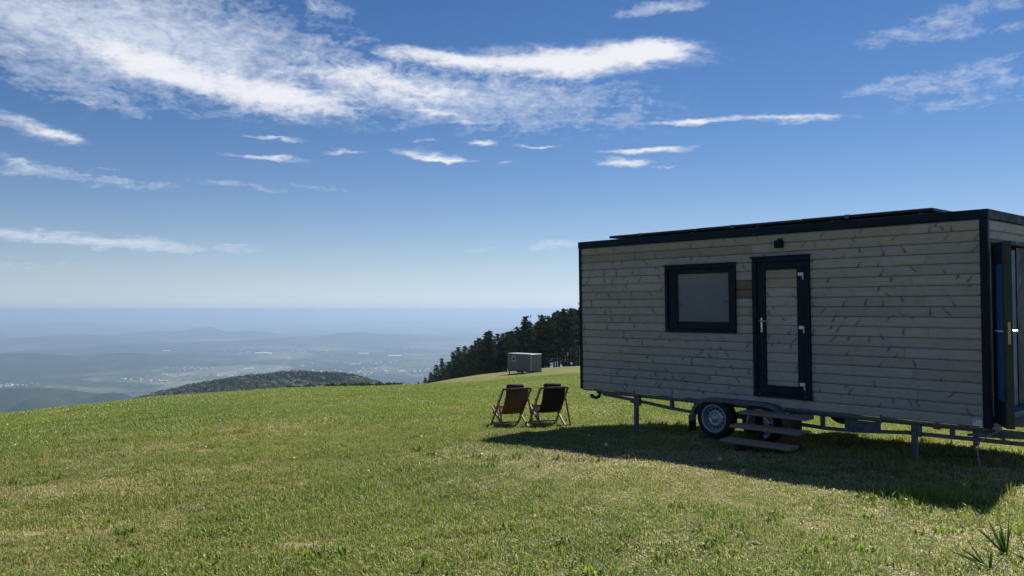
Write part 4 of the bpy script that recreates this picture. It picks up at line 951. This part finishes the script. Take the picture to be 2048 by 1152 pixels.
def scatter(r0, r1, dens, azm, seed):
    g = np.random.default_rng(seed); n_ = int(dens * azm * (r1 * r1 - r0 * r0))
    r_ = np.sqrt(g.uniform(r0 * r0, r1 * r1, n_)); a_ = g.uniform(-azm, azm, n_); return r_ * np.sin(a_), r_ * np.cos(a_), g
PX, PY, IDX, SC, TI, RO = [], [], [], [], [], []
BARE = [(*px_ground(px, py), s_) for px, py, s_ in ((50, 1070, .13), (420, 902, .20), (590, 1093, .17), (545, 862, .16))]
TRACKS = [(px_ground(60, 985), px_ground(960, 826)), (px_ground(60, 935), px_ground(960, 812)), (px_ground(900, 1100), px_ground(1330, 960))]
for zone, (r0, r1, dens) in enumerate(((2.6, 9, 170), (9, 16, 120), (16, 30, 46), (30, 58, 15), (58, 100, 5.0))):
    x, y, g = scatter(r0, r1, dens, .80, 40 + zone)
    st_ = fbm(x, y, 1.6, 3) * .55 + fbm(x, y, 5.0, 4) * .5 + fbm(x, y, .45, 8) * .35
    st_ = st_ + np.clip((x + .2) * .12, -.15, .42) * np.clip(1.4 - y / 12, 0, 1)
    for (qa, qb) in TRACKS:                                   # worn lines where wheels and feet pass
        ab = np.array(qb) - np.array(qa); ln_ = np.hypot(*ab); nx_, ny_ = -ab[1] / ln_, ab[0] / ln_
        dd = (x - qa[0]) * nx_ + (y - qa[1]) * ny_ + .18 * np.sin(((x - qa[0]) * ab[0] + (y - qa[1]) * ab[1]) / ln_ * .7)
        st_ = st_ + .42 * np.exp(-(dd / .28) ** 2) * (.6 + .5 * fbm(x, y, 1.0, 15))
    tall_ = fbm(x, y, .8, 5)
    keep = np.ones(len(x), bool)
    for bx, by, br in BARE:
        d_ = np.hypot((x - bx) / 1.3, y - by); keep &= ~((d_ < br) & (g.random(len(x)) < .75))
    x, y, st_, tall_ = x[keep], y[keep], st_[keep], tall_[keep]
    u = g.random(len(x)); idx = np.where(st_ + (u - .5) * .9 > .50, np.where(u < .5, 3, 4), (u * 2.999).astype(int))
    idx = np.where((tall_ > .45) & (g.random(len(x)) < .16), 5, idx); idx = np.where((fbm(x, y, .6, 12) > .25) & (g.random(len(x)) < .05), 6, idx); idx = np.where(g.random(len(x)) < .035, 10, idx)
    if zone >= 2: idx = np.where((idx == 5) | (idx == 6), 7, np.where(idx == 4, 9, np.where(idx == 3, 8, 7)))
    s_ = g.uniform(.75, 1.25, len(x)) * (1 + .35 * np.clip(tall_, -1, 1)) * (.92, .92, .82, 1.15, 1.5)[zone]
    tn = np.stack([1 + .16 * fbm(x, y, 2.2, 6) + .10 * st_, 1 + .10 * fbm(x, y, 2.2, 6), 1 + .10 * st_ + .12 * fbm(x, y, 3.1, 9)], 1) * g.uniform(.78, 1.22, (len(x), 1)) * (1 + .16 * np.clip((x + 1.0) / 4, -.4, 1) * np.clip(1.6 - y / 14, 0, 1))[:, None]
    PX.append(x); PY.append(y); IDX.append(idx); SC.append(s_); TI.append(tn); RO.append(g.uniform(0, 6.28, len(x)))
# longer grass catching the light along the shadow's edge at the right
g = np.random.default_rng(77); ex_, ey_ = px_ground(1880, 1000)
x = ex_ + g.normal(0, .22, 160); y = ey_ + g.normal(0, .10, 160)
PX.append(x); PY.append(y); IDX.append(np.full(160, 5)); SC.append(g.uniform(.8, 1.3, 160)); TI.append(np.full((160, 3), 1.1)); RO.append(g.uniform(0, 6.28, 160))
PX, PY, IDX, SC, TI, RO = map(np.concatenate, (PX, PY, IDX, SC, TI, RO))
PZ = ground(PX, PY); n = len(PX)
me = bpy.data.meshes.new('grass'); me.vertices.add(n); me.vertices.foreach_set('co', np.stack([PX, PY, PZ], 1).astype(np.float32).ravel())
def pattr(nm, ty, field, arr): a = me.attributes.new(nm, ty, 'POINT'); a.data.foreach_set(field, np.ascontiguousarray(arr).ravel())
pattr('idx', 'INT', 'value', IDX.astype(np.int32)); pattr('scl', 'FLOAT', 'value', SC.astype(np.float32))
pattr('rot', 'FLOAT_VECTOR', 'vector', np.stack([np.zeros(n), np.zeros(n), RO], 1).astype(np.float32))
pattr('tint', 'FLOAT_COLOR', 'color', np.concatenate([TI, np.ones((n, 1))], 1).astype(np.float32))
grass = bpy.data.objects.new('grass', me); C.objects.link(grass); kind(grass, 'stuff'); tag(grass, 'short green and straw-coloured meadow grass covering the hilltop', 'grass')
ng = bpy.data.node_groups.new('scatter_tufts', 'GeometryNodeTree')
ng.interface.new_socket('Geometry', in_out='INPUT', socket_type='NodeSocketGeometry'); ng.interface.new_socket('Geometry', in_out='OUTPUT', socket_type='NodeSocketGeometry')
gi = ng.nodes.new('NodeGroupInput'); go = ng.nodes.new('NodeGroupOutput'); mp = ng.nodes.new('GeometryNodeMeshToPoints'); ip = ng.nodes.new('GeometryNodeInstanceOnPoints'); ci = ng.nodes.new('GeometryNodeCollectionInfo')
ci.inputs['Collection'].default_value = tufts; ci.inputs['Separate Children'].default_value = True; ci.inputs['Reset Children'].default_value = True
def named(nm, ty):
    q = ng.nodes.new('GeometryNodeInputNamedAttribute'); q.data_type = ty; q.inputs['Name'].default_value = nm; return q.outputs[0]
L_ = ng.links.new
L_(gi.outputs[0], mp.inputs['Mesh']); L_(mp.outputs[0], ip.inputs['Points']); L_(ci.outputs[0], ip.inputs['Instance']); ip.inputs['Pick Instance'].default_value = True
L_(named('idx', 'INT'), ip.inputs['Instance Index']); L_(named('rot', 'FLOAT_VECTOR'), ip.inputs['Rotation']); L_(named('scl', 'FLOAT'), ip.inputs['Scale']); L_(ip.outputs[0], go.inputs[0])
grass.modifiers.new('tufts', 'NODES').node_group = ng
# bare earth scrapes
for i, ((bx, by, br), lab) in enumerate(zip(BARE, ('bare soil scrape near the lower left corner', 'long bare soil scrape in the middle distance left of centre', 'pale bare patch near the bottom edge left of centre', 'far bare streak below the meadow crest'))):
    m = MB(); nn = 22; rg = random.Random(i); m.v.append((0, 0, .012))
    for q_ in (.5, 1.0):
        for k in range(nn):
            t_ = 2 * math.pi * k / nn; rr_ = br * q_ * (1 + .25 * math.sin(2 * t_ + i) + rg.uniform(-.12, .12)); x_, y_ = rr_ * 1.3 * math.cos(t_), rr_ * math.sin(t_)
            m.v.append((x_, y_, gz(bx + x_, by + y_) - gz(bx, by) + (.010 + rg.uniform(-.008, .008) if q_ < 1 else -.012)))
    m.f += [(0, 1 + k, 1 + (k + 1) % nn) for k in range(nn)] + [(1 + k, 1 + nn + k, 1 + nn + (k + 1) % nn, 1 + (k + 1) % nn) for k in range(nn)]
    o = obj('soil_patch', m, M['soil'], None, True); o.location = (bx, by, gz(bx, by)); kind(o, 'structure')

# ------------------------------------------------------------------ flowers and broad-leaved plants
M['petal_w'] = leafmat('white_petal', (0.80, 0.80, 0.76), 0.3, spec=0.05, var=0.03); M['petal_y'] = leafmat('pale_yellow_petal', (0.80, 0.72, 0.26), 0.3, spec=0.05, var=0.05); M['stem'] = leafmat('flower_stem', (0.07, 0.11, 0.03), 0.2)
def flower(px, py, mat, hh, rr_, lab, kindname):
    x_, y_ = px_ground(px, py + hh * F / 9.5 * .9); t_ = thing(kindname, lab, 'flower', (x_, y_, gz(x_, y_)))
    obj('stem', MB().tube([(0, 0, -.01), (.005, .003, hh * .6), (0, 0, hh)], .003, 5), M['stem'], t_)
    for k in range(6):
        a_ = k * math.pi / 3; m = MB(); c_, s_ = math.cos(a_), math.sin(a_)
        q = [(0, 0), (.45, .24), (.9, .2), (1.05, 0), (.9, -.2), (.45, -.24)]
        m.add([((u * c_ - v_ * s_) * rr_, -.012 - .25 * rr_ * (1 - u), hh + (u * s_ + v_ * c_) * rr_) for u, v_ in q] + [((u * c_ - v_ * s_) * rr_, -.009 - .25 * rr_ * (1 - u), hh + (u * s_ + v_ * c_) * rr_) for u, v_ in q], [tuple(range(6)), tuple(range(11, 5, -1))] + [(i, (i + 1) % 6, 6 + (i + 1) % 6, 6 + i) for i in range(6)])
        obj('petal', m, mat, t_)
    obj('flower_centre', MB().tube([(0, -.03, hh), (0, -.008, hh)], .007, 8), M['petal_y'], t_)
flower(1212, 889, M['petal_w'], .11, .026, 'white narcissus at the edge of the shadow left of the steps', 'narcissus_flower')
flower(1440, 920, M['petal_y'], .10, .022, 'pale yellow narcissus in the shade before the steps', 'narcissus_flower')
flower(1928, 975, M['petal_y'], .12, .016, 'small yellow flower by the pointed shadow tip at right', 'yellow_flower')
dm = MB(); g = random.Random(3)
for _ in range(330):
    r_ = math.sqrt(g.uniform(9 ** 2, 60 ** 2)); a_ = g.uniform(-.62, .05) if g.random() < .8 else g.uniform(0, .3); x_, y_ = r_ * math.sin(a_), r_ * math.cos(a_); z_ = gz(x_, y_) + .06; s_ = g.uniform(.009, .016) * (1 + r_ / 60)
    tl_ = g.uniform(.3, 1.0); dm.add([(x_ + s_ * math.cos(k * math.pi / 3), y_ + s_ * math.sin(k * math.pi / 3) * .8, z_ + s_ * tl_ * math.sin(k * math.pi / 3)) for k in range(6)] + [(x_, y_ + .005, z_ - .012)], [tuple(range(6))] + [(k, (k + 1) % 6, 6) for k in range(6)])
da = obj('daisies', dm, M['petal_w']); kind(da, 'stuff'); tag(da, 'tiny white daisies sprinkled over the meadow', 'daisies')
M['iris'] = leafmat('iris_leaf', (0.045, 0.105, 0.032), 0.35, 0.35, spec=0.15, var=0.2, vscale=12)
def leaf(parent, base_, dirv, ln, wd, droop, mat, nm='leaf'):
    tw_ = R(random.uniform(35, 80)) * random.choice((-1, 1)) if mat is M['iris'] else 0.0
    m = MB(); N_ = 9; dirv = Vector(dirv).normalized(); side = dirv.cross(Vector((0, 0, 1))); side = side.normalized() if side.length > .05 else Vector((1, 0, 0))
    for i in range(N_):
        s_ = i / (N_ - 1); p = Vector(base_) + dirv * ln * s_ + Vector((0, 0, -droop * ln * s_ * s_)); w_ = wd * (.7 + .6 * s_ if s_ < .5 else 2.0 * (1 - s_)) * .5 + .0006
        nrm = side.cross(dirv).normalized(); side_, nrm = side * math.cos(tw_) + nrm * math.sin(tw_), nrm * math.cos(tw_) - side * math.sin(tw_); m.v += [tuple(p - side_ * w_ + nrm * w_ * .4), tuple(p), tuple(p + side_ * w_ + nrm * w_ * .4)]
    for i in range(N_ - 1):
        b = i * 3; m.f += [(b, b + 1, b + 4, b + 3), (b + 1, b + 2, b + 5, b + 4)]
    return obj(nm, m, mat, parent, True)
def plant(name, lab, px, py, leaves, mat, grp):
    x_, y_ = px_ground(px, py); t_ = thing(name, lab, 'plant', (x_, y_, gz(x_, y_)), 0, grp)
    for dv, ln, wd, dr_ in leaves: leaf(t_, (random.uniform(-.012, .012), random.uniform(-.012, .012), -.01), dv, ln, wd, dr_, mat)
plant('iris_plant', 'upright fan of dark iris leaves near the lower right corner', 2011, 1108, [((-.62, .1, .75), .30, .018, .12), ((-.35, .1, 1), .28, .022, .1), ((-.25, -.1, 1), .24, .022, .05), ((-.12, .1, 1), .25, .02, .02), ((.05, 0, 1), .22, .02, .03), ((.25, .05, 1), .26, .02, -.05), ((.16, .1, 1), .25, .018, -.08), ((-.18, 0, 1), .2, .02, .06)], M['iris'], 'iris clumps at lower right')
plant('iris_plant', 'low spreading iris leaves at the bottom right, tips pointing left', 1981, 1138, [((-1, .1, .58), .30, .020, .10), ((-.75, .1, .7), .25, .014, .1), ((-.55, .1, .9), .23, .013, .05), ((-.3, -.1, 1), .24, .02, .1), ((-.05, -.2, 1), .15, .03, .1), ((.2, .1, .8), .14, .02, .05), ((.75, .1, .75), .20, .018, .05)], M['iris'], 'iris clumps at lower right')
plant('iris_plant', 'iris leaves reaching in from the right frame edge', 2062, 1128, [((-.9, .05, .22), .19, .020, .05), ((-.8, .1, .6), .20, .018, .12), ((-.3, .1, 1), .2, .02, .1), ((.4, 0, 1), .22, .02, .1), ((.9, 0, .6), .2, .02, .15)], M['iris'], 'iris clumps at lower right')
plant('leafy_tuft', 'bright upright tuft of broad grass at the bottom centre', 846, 1140, [((random.uniform(-.35, .35), random.uniform(-.2, .2), 1), random.uniform(.09, .14), .016, random.uniform(0, .2)) for _ in range(11)], leafmat('broad_grass', (0.095, 0.165, 0.035), 0.5, 0.4, spec=.5), None)
M['weed'] = leafmat('weed_leaf', (0.06, 0.115, 0.035), 0.35, 0.4, spec=0.5)
for px, py, lab in ((1500, 1088, 'dark leafy weed in the sunlit grass right of bottom centre'), (625, 1012, 'small bright weed rosette in the left middle grass'), (1835, 998, 'leafy weed below the shadow edge near the right'), (1190, 1045, 'small weed rosette in the centre right grass'), (950, 1008, 'pale green weed clump in the centre grass'), (770, 1090, 'weed rosette left of the bright tuft'), (1630, 1062, 'weed sprig in the pale grass at right'), (1390, 1010, 'grey green weed below the shadow edge')):
    plant('weed_rosette', lab, px, py, [((math.cos(q), math.sin(q), random.uniform(.35, .9)), random.uniform(.06, .10), .024, .45) for q in [k * .78 + random.uniform(-.3, .3) for k in range(9)]], M['weed'], 'weed rosettes in the meadow')
# low scrub along the far crest
V_, F_, K_ = [], [], []; rg = np.random.default_rng(9)
for px in np.concatenate([rng.uniform(640, 815, 46), rng.uniform(520, 640, 6)]):
    az_ = math.atan((px - 1024) / F); r_ = float(smooth_interp(az_, KAZ, KR)) + rg.uniform(-1, 4); x_, y_ = r_ * math.sin(az_), r_ * math.cos(az_); h_ = rg.uniform(.10, .38)
    for _ in range(5): clump(np.array((x_ + rg.normal() * .25, y_ + rg.normal() * .2, gz(x_, y_) + h_ * rg.uniform(.1, .8))), .22, 7, V_, F_, K_, np.array((.035, .06, .02)), rg, .16)
cm = bpy.data.meshes.new('scrub'); cm.from_pydata([tuple(p) for p in V_], [], F_); set_color(cm, np.array(K_)); cm.materials.append(M['needle'])
o = bpy.data.objects.new('scrub', cm); C.objects.link(o); kind(o, 'stuff'); tag(o, 'low dark scrub along the far crest of the meadow', 'scrub')

# ------------------------------------------------------------------ the hazy air
hz = MB().box(-90000, 90000, -90000, 90000, PLAIN - 30, 26)
hm = bpy.data.materials.new('hazy_air'); hm.use_nodes = True; t = NT(hm.node_tree); t.n.clear()
o_ = t.node('ShaderNodeOutputMaterial'); pv = t.node('ShaderNodeVolumePrincipled')
pv.inputs['Color'].default_value = (0.425, 0.575, 0.80, 1); pv.inputs['Density'].default_value = 1.0e-4; pv.inputs['Anisotropy'].default_value = 0.3
t.l.new(pv.outputs[0], o_.inputs['Volume'])
ho = obj('haze', hz, hm); kind(ho, 'stuff'); tag(ho, 'pale blue haze filling the valley air', 'haze')
